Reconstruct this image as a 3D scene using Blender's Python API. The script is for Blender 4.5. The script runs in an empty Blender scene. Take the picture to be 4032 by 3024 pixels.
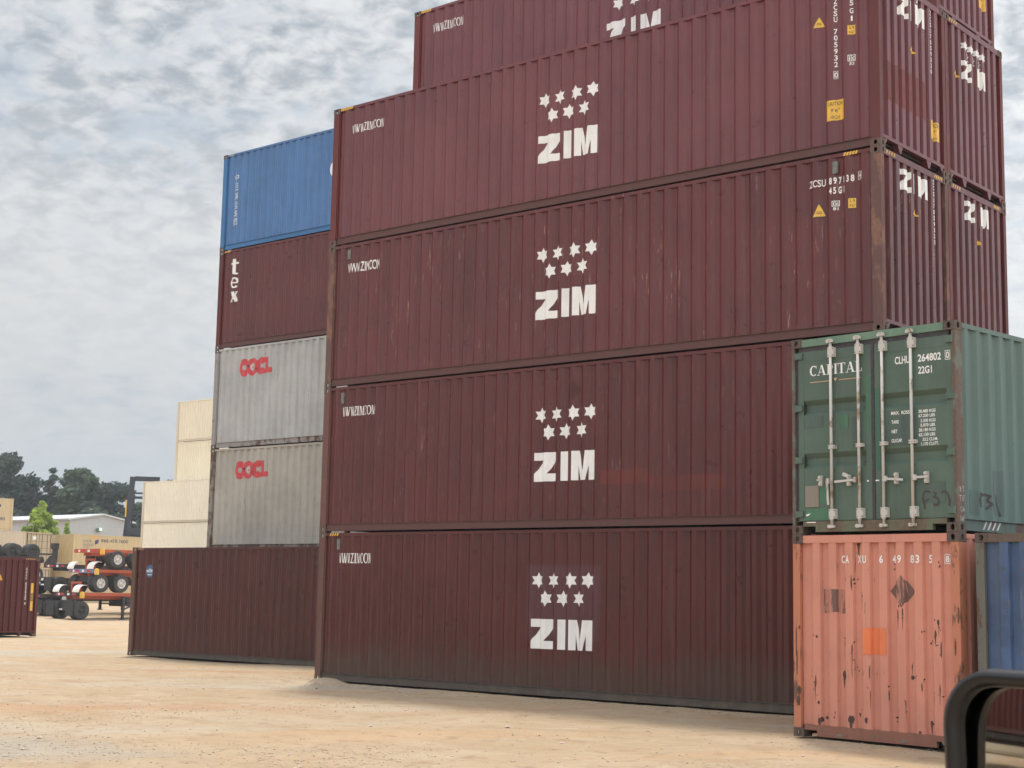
import bpy, bmesh, math, random
from mathutils import Vector, Matrix, noise
R = math.radians
scene = bpy.context.scene
C = scene.collection
rnd = random.Random(7)

# ------------------------------------------------------------------ camera
cam_d = bpy.data.cameras.new('camera'); cam = bpy.data.objects.new('camera', cam_d); C.objects.link(cam)
YAW, PITCH, ROLL = -0.69483, 0.13637, 0.018414
fwd = Vector((math.sin(YAW)*math.cos(PITCH), math.cos(YAW)*math.cos(PITCH), math.sin(PITCH)))
rt0 = Vector((math.cos(YAW), -math.sin(YAW), 0)); up0 = rt0.cross(fwd)
rt = rt0*math.cos(ROLL) + up0*math.sin(ROLL); up = -rt0*math.sin(ROLL) + up0*math.cos(ROLL)
cam.matrix_world = Matrix(((rt.x, up.x, -fwd.x, 22.486), (rt.y, up.y, -fwd.y, -21.0804), (rt.z, up.z, -fwd.z, 1.7469), (0, 0, 0, 1)))
cam_d.sensor_width = 36; cam_d.lens = 36*6035.15/4032
cam_d.clip_start = 0.05; cam_d.clip_end = 6000
cam_d.dof.use_dof = True; cam_d.dof.focus_distance = 32; cam_d.dof.aperture_fstop = 26
scene.camera = cam

# ------------------------------------------------------------------ sky and sun
SUN_EL, SUN_AZ = R(72), R(-38)          # azimuth measured from +Y towards +X
w = bpy.data.worlds.new('World'); scene.world = w; w.use_nodes = True
nt = w.node_tree; N = nt.nodes; Lk = nt.links; N.clear()
out = N.new('ShaderNodeOutputWorld'); bg = N.new('ShaderNodeBackground'); bg.inputs[1].default_value = 0.1
sky = N.new('ShaderNodeTexSky'); sky.sky_type = 'NISHITA'; sky.sun_disc = False
sky.sun_elevation = SUN_EL; sky.sun_rotation = SUN_AZ; sky.air_density = 1.0; sky.dust_density = 2.0
tc = N.new('ShaderNodeTexCoord')
def wn(t, **k):
    n = N.new(t)
    for a, b in k.items(): setattr(n, a, b)
    return n
def wm(op, a, b=None, c=None, clamp=False):
    n = N.new('ShaderNodeMath'); n.operation = op; n.use_clamp = clamp
    for i, v in enumerate((a, b, c)):
        if v is None: continue
        if isinstance(v, (int, float)): n.inputs[i].default_value = v
        else: Lk.new(v, n.inputs[i])
    return n.outputs[0]
sep = N.new('ShaderNodeSeparateXYZ'); Lk.new(tc.outputs['Generated'], sep.inputs[0])
zz = wm('MAXIMUM', sep.outputs[2], 0.0)
den = wm('ADD', zz, 0.28)
comb = N.new('ShaderNodeCombineXYZ')
Lk.new(wm('DIVIDE', sep.outputs[0], den), comb.inputs[0]); Lk.new(wm('DIVIDE', sep.outputs[1], den), comb.inputs[1])
def cloud_noise(scale, detail, rough, off, dist=0.0):
    mp = N.new('ShaderNodeMapping'); mp.inputs['Location'].default_value = off
    Lk.new(comb.outputs[0], mp.inputs[0])
    n = N.new('ShaderNodeTexNoise'); n.inputs['Scale'].default_value = scale; n.inputs['Detail'].default_value = detail
    n.inputs['Roughness'].default_value = rough; n.inputs['Distortion'].default_value = dist
    Lk.new(mp.outputs[0], n.inputs['Vector']); return n.outputs[0]
def mr(v, a, b, c, d):
    n = N.new('ShaderNodeMapRange'); n.interpolation_type = 'SMOOTHSTEP'
    for i, x in enumerate((a, b, c, d)): n.inputs[i+1].default_value = x
    Lk.new(v, n.inputs[0]); return n.outputs[0]
big = cloud_noise(2.6, 3, 0.5, (3.1, 1.7, 0))
mid = cloud_noise(11.0, 6, 0.58, (0.4, 5.2, 0), 0.35)
puff = cloud_noise(25.0, 5, 0.55, (2.4, 7.2, 0), 0.25)
cover = mr(wm('ADD', wm('MULTIPLY', big, 0.5), wm('MULTIPLY', mid, 0.5)), 0.34, 0.52, 0.35, 1.0)
elev = mr(zz, 0.10, 0.34, 0.0, 1.0)
dark = wm('MULTIPLY', mr(wm('ADD', wm('MULTIPLY', puff, 0.55), wm('MULTIPLY', mid, 0.45)), 0.41, 0.62, 0.0, 1.0), mr(zz, 0.14, 0.35, 0.14, 1.0))
colc = N.new('ShaderNodeMix'); colc.data_type = 'RGBA'
colc.inputs['A'].default_value = (8.0, 8.15, 8.3, 1); colc.inputs['B'].default_value = (4.3, 4.8, 5.4, 1)
Lk.new(dark, colc.inputs['Factor'])
# low air: pale blue-white haze band
blue = N.new('ShaderNodeMix'); blue.data_type = 'RGBA'; blue.blend_type = 'MIX'; blue.inputs['Factor'].default_value = 0.62
Lk.new(sky.outputs[0], blue.inputs['A']); blue.inputs['B'].default_value = (5.2, 6.2, 7.1, 1)
full = N.new('ShaderNodeMix'); full.data_type = 'RGBA'
Lk.new(cover, full.inputs['Factor']); Lk.new(blue.outputs['Result'], full.inputs['A']); Lk.new(colc.outputs['Result'], full.inputs['B'])
hz = N.new('ShaderNodeMix'); hz.data_type = 'RGBA'; hz.inputs['B'].default_value = (6.0, 6.9, 7.6, 1)
Lk.new(mr(zz, 0.0, 0.17, 0.85, 0.0), hz.inputs['Factor']); Lk.new(full.outputs['Result'], hz.inputs['A'])
# gain lifts the unseen sky overhead, rightward and behind the camera to light the walls
dotn = N.new('ShaderNodeVectorMath'); dotn.operation = 'DOT_PRODUCT'; Lk.new(tc.outputs['Generated'], dotn.inputs[0]); dotn.inputs[1].default_value = (0.90, -0.44, 0)
gain = wm('MULTIPLY', wm('ADD', wm('MULTIPLY', dotn.outputs['Value'], 0.50), 1.12), wm('MULTIPLY', mr(zz, 0.03, 0.30, 0.94, 1.06), mr(zz, 0.45, 0.95, 1.0, 1.45)))
gv_ = N.new('ShaderNodeVectorMath'); gv_.operation = 'SCALE'; Lk.new(hz.outputs['Result'], gv_.inputs[0]); Lk.new(gain, gv_.inputs['Scale'])
Lk.new(gv_.outputs[0], bg.inputs[0]); Lk.new(bg.outputs[0], out.inputs[0])
sd = bpy.data.lights.new('sun', 'SUN'); sd.energy = 2.4; sd.angle = R(7); sd.color = (1.0, 0.95, 0.86)
so = bpy.data.objects.new('sun', sd); C.objects.link(so)
sdir = Vector((math.sin(SUN_AZ)*math.cos(SUN_EL), math.cos(SUN_AZ)*math.cos(SUN_EL), math.sin(SUN_EL)))
so.rotation_euler = sdir.to_track_quat('Z', 'Y').to_euler(); so.location = sdir*200
scene.view_settings.view_transform = 'Standard'; scene.view_settings.look = 'None'
scene.view_settings.exposure = 0.5; scene.view_settings.gamma = 1.0

# ------------------------------------------------------------------ materials
def mat_base(name):
    m = bpy.data.materials.new(name); m.use_nodes = True
    return m, m.node_tree, m.node_tree.nodes['Principled BSDF']
class G:
    """small node-graph helper"""
    def __init__(s, tree): s.t = tree; s.n = tree.nodes; s.l = tree.links
    def put(s, v, sock):
        if isinstance(v, (int, float)): sock.default_value = v
        elif isinstance(v, (tuple, list)): sock.default_value = v
        else: s.l.new(v, sock)
    def m(s, op, a, b=0.0, clamp=False):
        n = s.n.new('ShaderNodeMath'); n.operation = op; n.use_clamp = clamp; s.put(a, n.inputs[0]); s.put(b, n.inputs[1]); return n.outputs[0]
    def noise(s, vec, scale, detail=4, rough=0.55, dist=0.0):
        n = s.n.new('ShaderNodeTexNoise'); s.put(vec, n.inputs['Vector']); n.inputs['Scale'].default_value = scale
        n.inputs['Detail'].default_value = detail; n.inputs['Roughness'].default_value = rough; n.inputs['Distortion'].default_value = dist
        return n.outputs[0]
    def map(s, vec, scale=(1, 1, 1), loc=(0, 0, 0)):
        n = s.n.new('ShaderNodeMapping'); s.put(vec, n.inputs[0]); n.inputs['Scale'].default_value = scale; n.inputs['Location'].default_value = loc
        return n.outputs[0]
    def ramp(s, v, a, b, c=0.0, d=1.0):
        n = s.n.new('ShaderNodeMapRange'); n.interpolation_type = 'SMOOTHSTEP'; s.put(v, n.inputs[0])
        for i, x in enumerate((a, b, c, d)): n.inputs[i+1].default_value = x
        return n.outputs[0]
    def mix(s, f, a, b, blend='MIX'):
        n = s.n.new('ShaderNodeMix'); n.data_type = 'RGBA'; n.blend_type = blend
        s.put(f, n.inputs['Factor']); s.put(c4(a), n.inputs['A']); s.put(c4(b), n.inputs['B']); return n.outputs['Result']
    def obj(s): return s.n.new('ShaderNodeTexCoord').outputs['Object']
    def pos(s): return s.n.new('ShaderNodeNewGeometry').outputs['Position']
    def sep(s, v): n = s.n.new('ShaderNodeSeparateXYZ'); s.put(v, n.inputs[0]); return n.outputs
    def bump(s, h, strength, dist, bsdf):
        n = s.n.new('ShaderNodeBump'); s.put(h, n.inputs['Height']); n.inputs['Strength'].default_value = strength; n.inputs['Distance'].default_value = dist
        s.l.new(n.outputs[0], bsdf.inputs['Normal'])
def c4(c):
    if isinstance(c, tuple) and len(c) == 3: return (*c, 1)
    return c
def paint(name, base, rust=0.3, rustcol=(0.10, 0.045, 0.028), streak=0.3, streakcol=None, dirt=0.0, seed=0, rough=0.5, fade=0.12, scratch=0.0, scratchcol=(0.36, 0.20, 0.15), pale=0.22):
    """weathered container paint: blotches, run-off streaks, chips down to rust, mud splash at the foot"""
    m, t, b = mat_base(name); g = G(t); o = g.map(g.obj(), (1, 1, 1), (seed*13.7, seed*7.1, seed*3.3)); raw = g.obj()
    n1 = g.noise(o, 0.55, 5, 0.6); n2 = g.noise(o, 3.2, 6, 0.6)
    val = g.m('ADD', g.ramp(n1, 0.3, 0.7, 1-fade, 1+fade), g.ramp(n2, 0.3, 0.7, -fade*0.5, fade*0.5))
    vm = t.nodes.new('ShaderNodeVectorMath'); vm.operation = 'SCALE'; vm.inputs[0].default_value = base; g.put(val, vm.inputs['Scale'])
    col = vm.outputs[0]
    st = g.noise(g.map(o, (6.5, 6.5, 0.28)), 1.0, 5, 0.6)
    col = g.mix(g.m('MULTIPLY', g.ramp(st, 0.5, 0.74), streak), col, streakcol or tuple(x*0.45 for x in base))
    pl = g.noise(g.map(o, (9, 9, 0.5), (5, 3, 1)), 1.0, 4, 0.6)
    col = g.mix(g.m('MULTIPLY', g.ramp(pl, 0.55, 0.75), pale), col, tuple(min(1, x*1.25+0.05) for x in base))
    if scratch > 0:
        sc = g.noise(g.map(o, (19, 19, 1.9)), 1.0, 6, 0.75); sm = g.noise(o, 0.8, 2)
        zone = g.ramp(sm, 0.36, 0.55)
        col = g.mix(g.m('MULTIPLY', g.m('MULTIPLY', g.ramp(sc, 0.605, 0.68), zone), scratch), col, scratchcol)
    ru = g.noise(o, 5.5, 8, 0.72); rm = g.noise(o, 0.9, 3)
    thr = g.m('ADD', ru, g.m('MULTIPLY', rm, 0.35))
    hi = 0.98 - 0.22*rust
    rmask = g.ramp(thr, hi-0.03, hi+0.02)
    rc = g.mix(g.noise(o, 26, 3), tuple(x*0.55 for x in rustcol), tuple(x*1.35 for x in rustcol))
    col = g.mix(rmask, col, rc)
    rr = g.m('ADD', g.ramp(n2, 0.3, 0.7, rough-0.06, rough+0.08), g.m('MULTIPLY', rmask, 0.3), True)
    if dirt > 0:
        z = g.sep(raw)[2]
        dn = g.noise(g.map(o, (1.2, 1.2, 0.6)), 1.0, 6, 0.65)
        lim = g.m('ADD', z, g.m('MULTIPLY', dn, -1.3))
        dm = g.m('MULTIPLY', g.ramp(lim, -0.35, 0.35, 1.0, 0.0), dirt)
        col = g.mix(dm, col, (0.070, 0.042, 0.030)); rr = g.m('ADD', rr, g.m('MULTIPLY', dm, 0.3), True)
    g.put(col, b.inputs['Base Color']); g.put(rr, b.inputs['Roughness'])
    b.inputs['Specular IOR Level'].default_value = 0.36
    g.bump(g.m('ADD', g.m('MULTIPLY', g.noise(g.map(o, (1, 1, 0.7)), 1.3, 3), 1.0), g.m('MULTIPLY', g.noise(o, 40, 4), 0.010)), 0.35, 0.05, b)
    return m
def plain(name, base, rough=0.6, var=0.15, scale=6, metal=0.0, spec=0.5, bump=0.0, emit=None):
    m, t, b = mat_base(name); g = G(t); o = g.obj()
    n = g.noise(o, scale, 5, 0.6)
    col = g.mix(g.ramp(n, 0.3, 0.7), tuple(x*(1-var) for x in base), tuple(min(1, x*(1+var)) for x in base))
    g.put(col, b.inputs['Base Color']); b.inputs['Roughness'].default_value = rough; b.inputs['Metallic'].default_value = metal
    b.inputs['Specular IOR Level'].default_value = spec
    if bump: g.bump(n, bump, 0.02, b)
    if emit: b.inputs['Emission Color'].default_value = (*emit, 1); b.inputs['Emission Strength'].default_value = 1.0
    return m
def worn(name, base, under, amount=0.4, seed=0, rough=0.55):
    """lettering paint, flaking off in vertical flecks"""
    m, t, b = mat_base(name); g = G(t); o = g.map(g.obj(), (1, 1, 1), (seed*5.3, seed*2.7, seed*1.9))
    f = g.noise(g.map(o, (9, 9, 1.6)), 1.0, 7, 0.7); h = 0.80 - amount*0.28
    mask = g.ramp(f, h-0.01, h+0.015)
    tint = g.noise(o, 3, 4)
    col = g.mix(g.ramp(tint, 0.3, 0.7), tuple(x*0.88 for x in base), base)
    g.put(g.mix(mask, col, under), b.inputs['Base Color']); b.inputs['Roughness'].default_value = rough
    return m
def rusty(name, base, amt, seed=0, rustcol=(0.095, 0.05, 0.032)):
    m, t, b = mat_base(name); g = G(t); o = g.map(g.obj(), (1, 1, 1), (seed*3.7, seed*9.1, seed*1.3))
    n = g.noise(g.map(o, (1, 1, 0.45)), 4.5, 8, 0.7); n2 = g.noise(o, 22, 5)
    rc = g.mix(n2, tuple(x*0.6 for x in rustcol), tuple(x*1.4 for x in rustcol))
    th = 0.68 - 0.36*amt
    col = g.mix(g.ramp(n, th-0.04, th+0.05), base, rc)
    g.put(col, b.inputs['Base Color']); b.inputs['Roughness'].default_value = 0.68
    g.bump(n2, 0.3, 0.01, b)
    return m
MAROON = (0.094, 0.0195, 0.0175)
M = {}
M['white'] = worn('white_marking', (0.80, 0.78, 0.75), (0.17, 0.07, 0.06), 0.25, 1)
M['white_worn'] = worn('worn_white_marking', (0.80, 0.78, 0.75), (0.16, 0.06, 0.05), 0.48, 2)
M['white_clean'] = plain('clean_white_marking', (0.78, 0.76, 0.72), 0.5, 0.06)
M['yellow'] = plain('yellow_sticker', (0.72, 0.42, 0.05), 0.45, 0.1)
M['black'] = plain('black_print', (0.05, 0.035, 0.03), 0.6, 0.2)
M['red'] = worn('red_marking', (0.56, 0.055, 0.065), (0.40, 0.36, 0.33), 0.25, 3)
M['void'] = plain('dark_underside', (0.03, 0.025, 0.022), 0.9, 0.3)
M['gasket'] = plain('rubber_gasket', (0.045, 0.038, 0.042), 0.7, 0.3, 20)
M['zinc'] = rusty('galvanised_steel', (0.50, 0.47, 0.43), 0.30, 4, (0.22, 0.15, 0.10))
M['tyre'] = plain('tyre_rubber', (0.045, 0.043, 0.041), 0.8, 0.3, 9)
M['rim'] = plain('white_wheel_rim', (0.62, 0.58, 0.54), 0.5, 0.12, 12)
M['chassis_orange'] = paint('orange_chassis_paint', (0.42, 0.085, 0.035), 0.35, streak=0.4, seed=5)
M['chassis_black'] = rusty('black_chassis_paint', (0.032, 0.030, 0.030), 0.35, 6, (0.085, 0.055, 0.045))
M['flap'] = plain('mud_flap_rubber', (0.030, 0.033, 0.033), 0.75, 0.3)
M['fender'] = plain('white_fender_plastic', (0.78, 0.74, 0.68), 0.5, 0.05)
M['tail_red'] = plain('red_reflector', (0.5, 0.03, 0.03), 0.3, 0.1)
M['bluegrey'] = plain('blue_grey_bumper', (0.16, 0.19, 0.30), 0.5, 0.2)

# ------------------------------------------------------------------ mesh helpers
class MB:
    def __init__(s): s.v = []; s.f = []
    def add(s, vs, fs):
        o = len(s.v); s.v += [tuple(v) for v in vs]; s.f += [tuple(i+o for i in f) for f in fs]
    def box(s, x0, x1, y0, y1, z0, z1):
        s.add([(x0,y0,z0),(x1,y0,z0),(x1,y1,z0),(x0,y1,z0),(x0,y0,z1),(x1,y0,z1),(x1,y1,z1),(x0,y1,z1)],
              [(0,3,2,1),(4,5,6,7),(0,1,5,4),(1,2,6,5),(2,3,7,6),(3,0,4,7)])
    def quad(s, a, b, c, d): s.add([a, b, c, d], [(0, 1, 2, 3)])
    def tube(s, a, b, r0, r1=None, n=10, caps=True):
        a, b = Vector(a), Vector(b); r1 = r0 if r1 is None else r1; d = (b-a).normalized()
        u = d.orthogonal().normalized(); v = d.cross(u); vs = []
        for p, r in ((a, r0), (b, r1)):
            for k in range(n):
                an = 2*math.pi*k/n; vs.append(p+u*math.cos(an)*r+v*math.sin(an)*r)
        fs = [(k, (k+1) % n, n+(k+1) % n, n+k) for k in range(n)]
        if caps: fs += [tuple(range(n))[::-1], tuple(range(n, 2*n))]
        s.add(vs, fs)
    def beam(s, a, b, w, h, upv=(0, 0, 1)):
        a, b = Vector(a), Vector(b); d = (b-a).normalized(); u = Vector(upv); sx = d.cross(u)
        if sx.length < 1e-4: sx = d.orthogonal()
        sx.normalize(); sy = sx.cross(d); vs = []
        for p in (a, b):
            for i, j in ((-1, -1), (1, -1), (1, 1), (-1, 1)): vs.append(p+sx*i*w/2+sy*j*h/2)
        s.add(vs, [(0,1,2,3)[::-1], (4,5,6,7), (0,1,5,4), (1,2,6,5), (2,3,7,6), (3,0,4,7)])
    def lathe(s, prof, n=28, axis='x', c=(0, 0, 0), close=False):
        vs = []; k = len(prof)
        for i in range(n):
            a = 2*math.pi*i/n
            for (h, r) in prof:
                p = (h, r*math.cos(a), r*math.sin(a)) if axis == 'x' else (r*math.cos(a), r*math.sin(a), h)
                vs.append((p[0]+c[0], p[1]+c[1], p[2]+c[2]))
        fs = []
        for i in range(n):
            for j in range(k-1 if not close else k):
                fs.append((i*k+j, ((i+1) % n)*k+j, ((i+1) % n)*k+(j+1) % k, i*k+(j+1) % k))
        s.add(vs, fs)
    def prism(s, poly, a, b, axis='y'):
        """poly of 2D points extruded from a to b along an axis"""
        n = len(poly); vs = []
        for t in (a, b):
            for (p, q) in poly: vs.append({'y': (p, t, q), 'x': (t, p, q), 'z': (p, q, t)}[axis])
        s.add(vs, [tuple(range(n)), tuple(range(n, 2*n))[::-1]] + [(i, n+i, n+(i+1) % n, (i+1) % n) for i in range(n)])
    def mesh(s, name, smooth=False):
        me = bpy.data.meshes.new(name); me.from_pydata(s.v, [], s.f)
        bm = bmesh.new(); bm.from_mesh(me); bmesh.ops.recalc_face_normals(bm, faces=bm.faces[:]); bm.to_mesh(me); bm.free()
        if smooth: me.polygons.foreach_set('use_smooth', [True]*len(me.polygons))
        me.materials.append(None); return me
    def build(s, name, material, parent=None, smooth=False): return put(name, s.mesh(name, smooth), material, parent)
def put(name, me, material, parent=None):
    o = bpy.data.objects.new(name, me); C.objects.link(o)
    if len(me.materials) == 0: me.materials.append(None)
    o.material_slots[0].link = 'OBJECT'; o.material_slots[0].material = material
    if parent: o.parent = parent
    return o
def tag(o, label=None, cat=None, group=None, kind=None):
    for k, v in (('label', label), ('category', cat), ('group', group), ('kind', kind)):
        if v: o[k] = v
    return o
def thing(name, label, cat, loc=(0, 0, 0), rz=0.0, group=None):
    o = bpy.data.objects.new(name, None); C.objects.link(o); o.location = loc; o.rotation_euler = (0, 0, rz); o.empty_display_size = 0.3
    return tag(o, label, cat, group)
def copy_tree(o, parent=None):
    c = o.copy(); C.objects.link(c); c.parent = parent
    for ch in list(o.children): copy_tree(ch, c)
    return c

# ------------------------------------------------------------------ containers
W = 2.438
P_SIDE, P_END = 0.278, 0.2505
def rib_breaks(a, b, pitch, depth, y0, ff=0.26):
    n = round((b-a)/pitch); p = (b-a)/n; r = []
    f, s_ = p*ff, p*(0.5-ff)
    x = a
    for i in range(n):
        r += [(x, y0+depth), (x+f, y0+depth), (x+f+s_, y0), (x+2*f+s_, y0)]; x += p
    r += [(b, y0+depth)]
    return r
def side_breaks(L): return rib_breaks(0.19, L-0.19, P_SIDE, 0.041, 0.010, 0.28)
def end_breaks():
    r = [(0.115, 0.062)]
    for k in range(8):
        c = 0.342+0.020+P_END*k; r += [(c-0.072, 0.062), (c-0.056, 0.014), (c+0.056, 0.014), (c+0.072, 0.062)]
    return r + [(W-0.115, 0.062)]
def interp(br, x):
    if x <= br[0][0]: return br[0][1]
    for (a, ya), (b, yb) in zip(br, br[1:]):
        if x <= b: return ya+(yb-ya)*(x-a)/(b-a) if b > a else ya
    return br[-1][1]
_cache = {}
def cached(key, fn):
    if key not in _cache: _cache[key] = fn()
    return _cache[key]
def mirror(mb, L=None, yc=False):
    r = MB(); r.f = [f[::-1] for f in mb.f]
    r.v = [((L-x) if L is not None else x, (W-y) if yc else y, z) for x, y, z in mb.v]
    return r
def side_mb(L, H):
    b = MB(); br = side_breaks(L); z0, z1 = 0.168, H-0.07
    for (x, y), (x2, y2) in zip(br, br[1:]): b.quad((x, y, z0), (x2, y2, z0), (x2, y2, z1), (x, y, z1))
    return b
def end_mb(L, H, z0=0.16):
    b = MB(); br = end_breaks(); z1 = H-0.10
    for (y, d), (y2, d2) in zip(br, br[1:]): b.quad((L-d, y, z0), (L-d2, y2, z0), (L-d2, y2, z1), (L-d, y, z1))
    return b
def bottom_rail_mb(L):
    b = MB(); b.box(0.18, L-0.18, 0.034, 0.09, 0.035, 0.160); b.box(0.17, L-0.17, 0.006, 0.10, 0.160, 0.168); b.box(0.18, L-0.18, 0.016, 0.09, 0.024, 0.034)
    return b
def top_rail_mb(L, H):
    b = MB(); b.box(0.17, L-0.17, 0.006, 0.066, H-0.074, H-0.016); return b
def post_mb(L, H):
    b = MB(); b.box(0.005, 0.165, 0.004, 0.05, 0.118, H-0.118); b.box(0.006, 0.06, 0.05, 0.112, 0.118, H-0.118); b.box(0.165, 0.19, 0.02, 0.06, 0.165, H-0.074); return b
def door_post_mb(L, H):
    b = MB(); b.box(0.005, 0.165, 0.004, 0.05, 0.118, H-0.118); b.box(0.165, 0.19, 0.02, 0.06, 0.165, H-0.074); return b
def hole_face(b, o, u, v, w, h, hw, hh, inn):
    """a rectangular plate with an oval hole and a short rim, in the plane o + u,v; inn points inside"""
    o, u, v, inn = Vector(o), Vector(u), Vector(v), Vector(inn)
    ca = [math.atan2(sy*h, sx*w) for sx in (1, -1) for sy in (1, -1)]
    an = sorted(set([round(a, 5) for a in ca] + [round(-math.pi+2*math.pi*k/14+0.05, 5) for k in range(14)]))
    c = o+u*w/2+v*h/2; n = len(an); outer = []; inner = []; rim = []
    for a in an:
        ca_, sa = math.cos(a), math.sin(a); k = min((w/2)/max(1e-6, abs(ca_)), (h/2)/max(1e-6, abs(sa)))
        outer.append(c+u*ca_*k+v*sa*k)
        q = (abs(ca_)**2.6/(hw/2)**2.6+abs(sa)**2.6/(hh/2)**2.6)**(-1/2.6)
        inner.append(c+u*ca_*q+v*sa*q); rim.append(inner[-1]+inn*0.022)
    b.add(outer+inner+rim, [(i, (i+1) % n, n+(i+1) % n, n+i) for i in range(n)] + [(n+i, n+(i+1) % n, 2*n+(i+1) % n, 2*n+i) for i in range(n)])
def casting_mb(z0):
    b = MB(); cx, cy, cz = 0.178, 0.162, 0.114
    hole_face(b, (0, 0, z0), (1, 0, 0), (0, 0, 1), cx, cz, 0.060, 0.078, (0, 1, 0))
    hole_face(b, (0, 0, z0), (0, 1, 0), (0, 0, 1), cy, cz, 0.056, 0.078, (1, 0, 0))
    b.quad((cx, 0, z0), (cx, cy, z0), (cx, cy, z0+cz), (cx, 0, z0+cz)); b.quad((0, cy, z0), (cx, cy, z0), (cx, cy, z0+cz), (0, cy, z0+cz))
    b.quad((0, 0, z0), (cx, 0, z0), (cx, cy, z0), (0, cy, z0)); b.quad((0, 0, z0+cz), (cx, 0, z0+cz), (cx, cy, z0+cz), (0, cy, z0+cz))
    return b
def header_mb(L, H):
    b = MB(); b.box(L-0.066, L-0.008, 0.162, W-0.162, H-0.112, H-0.014); return b
def sill_tunnel_mb(L):
    b = MB(); b.box(L-0.10, L-0.008, 0.112, W-0.112, 0.148, 0.205)
    for y in (0.162, 0.70, W-0.70, W-0.162):
        s = 1 if y < W/2 else -1
        if y in (0.162, W-0.162): b.prism([(L-0.05, 0.0), (L-0.012, 0.0), (L-0.012, 0.001), (L-0.05, 0.001)], y, y+s*0.001, 'y') if False else b.add([(L-0.012, y, 0.03), (L-0.012, y+s*0.10, 0.147), (L-0.012, y, 0.147), (L-0.03, y, 0.03), (L-0.03, y+s*0.10, 0.147), (L-0.03, y, 0.147)], [(0,1,2), (5,4,3), (0,3,4,1)])
        else: b.add([(L-0.012, y-0.015, 0.02), (L-0.012, y+0.03, 0.02), (L-0.012, y+0.10, 0.147), (L-0.012, y-0.085, 0.147), (L-0.12, y-0.02, 0.02), (L-0.12, y+0.03, 0.02), (L-0.12, y+0.10, 0.147), (L-0.12, y-0.085, 0.147)], [(0,1,2,3), (7,6,5,4), (0,4,5,1), (1,5,6,2), (0,3,7,4)])
    return b
def sill_full_mb(L):
    b = MB()
    b.prism([(0.165, 0.095), (0.165, 0.165), (W-0.165, 0.165), (W-0.165, 0.095), (W-0.36, 0.095), (W-0.36, 0.022), (0.36, 0.022), (0.36, 0.095)], L-0.06, L-0.010, 'x')
    return b
def container(name, label, L, H, loc, rz, pm, fm, cm, group=None, plus='tunnel', minus='tunnel', sill_m=None, rail_m=None, cat='container'):
    """shipping container; long axis local x, front side at local y=0. plus/minus: what closes each end"""
    t = thing(name, label, cat, loc, rz, group)
    k = (L, H)
    put('side_panel', cached(('side',)+k, lambda: side_mb(L, H).mesh('side_panel')), pm, t)
    put('side_panel', cached(('sideb',)+k, lambda: mirror(side_mb(L, H), None, True).mesh('side_panel')), pm, t)
    for i in (0, 1):
        f = (lambda b: mirror(b, None, True)) if i else (lambda b: b)
        put('bottom_rail', cached(('br', i)+k, lambda: f(bottom_rail_mb(L)).mesh('bottom_rail')), rail_m or fm, t)
        put('top_rail', cached(('tr', i)+k, lambda: f(top_rail_mb(L, H)).mesh('top_rail')), pm, t)
    for i in (0, 1):
        for j in (0, 1):
            f = lambda b: mirror(b, L if i else None, bool(j)) if (i or j) else b
            dp = (plus if i else minus) == 'door'
            put('corner_post', cached(('po', i, j, dp)+k, lambda: f((door_post_mb if dp else post_mb)(L, H)).mesh('corner_post')), fm, t)
            put('corner_casting', cached(('c0', i, j)+k, lambda: f(casting_mb(0.002)).mesh('corner_casting')), cm, t)
            put('corner_casting', cached(('c1', i, j)+k, lambda: f(casting_mb(H-0.116)).mesh('corner_casting')), cm, t)
    rb = cached(('roof',)+k, lambda: (lambda b: (b.box(0.05, L-0.05, 0.05, W-0.05, H-0.03, H-0.018), b)[1])(MB()).mesh('roof_panel'))
    put('roof_panel', rb, pm, t)
    fb = cached(('floor',)+k, lambda: (lambda b: (b.box(0.12, L-0.12, 0.095, W-0.095, 0.10, 0.145), [b.box(x-0.03, x+0.03, 0.1, W-0.1, 0.03, 0.10) for x in [0.6+0.6*q for q in range(int((L-1)/0.6)+1)]], b)[2])(MB()).mesh('floor_frame'))
    put('floor_frame', fb, M['void'], t)
    for sgn, kind in ((1, plus), (0, minus)):
        if kind is None: continue
        f = (lambda b: b) if sgn else (lambda b: mirror(b, L, False))
        put('header_rail', cached(('hd', sgn)+k, lambda: f(header_mb(L, H)).mesh('header_rail')), pm, t)
        if kind == 'door': continue
        put('end_panel', cached(('en', sgn)+k, lambda: f(end_mb(L, H)).mesh('end_panel')), pm, t)
        put('end_sill', cached(('si', sgn, kind)+k, lambda: f(sill_tunnel_mb(L) if kind == 'tunnel' else sill_full_mb(L)).mesh('end_sill')), sill_m or pm, t)
    return t

# ------------------------------------------------------------------ flat markings laid onto the corrugated steel
class Face:
    """maps 2D (u right, v up, as read from outside) onto one face of a container"""
    def __init__(s, kind, L, dx=None): s.k = kind; s.L = L; s.br = side_breaks(L) if kind in ('front', 'back') else end_breaks()
    def cuts(s):
        return [s.L-x if s.k == 'back' else x for x, _ in s.br] if s.k in ('front', 'back', 'end') else []
    def map(s, u, v, e):
        if s.k == 'front': return (u, interp(s.br, u)-e, v)
        if s.k == 'back': return (s.L-u, W-interp(s.br, s.L-u)+e, v)
        if s.k == 'end': return (s.L-interp(s.br, u)+e, u, v)
        if s.k == 'flat_end': return (s.L+e, u, v)
        if s.k == 'flat_front': return (u, -e, v)
        if s.k == 'flat_back': return (s.L-u, W+e, v)
def flat_poly(polys):
    """list of 2D polygons -> one 2D mesh; each polygon a hair above the last so none share a plane"""
    vs = []; fs = []
    for i, p in enumerate(polys):
        o = len(vs); vs += [(x, y, 0.0003*(i % 7)) for x, y in p]; fs.append(tuple(range(o, o+len(p))))
    return vs, fs
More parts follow.
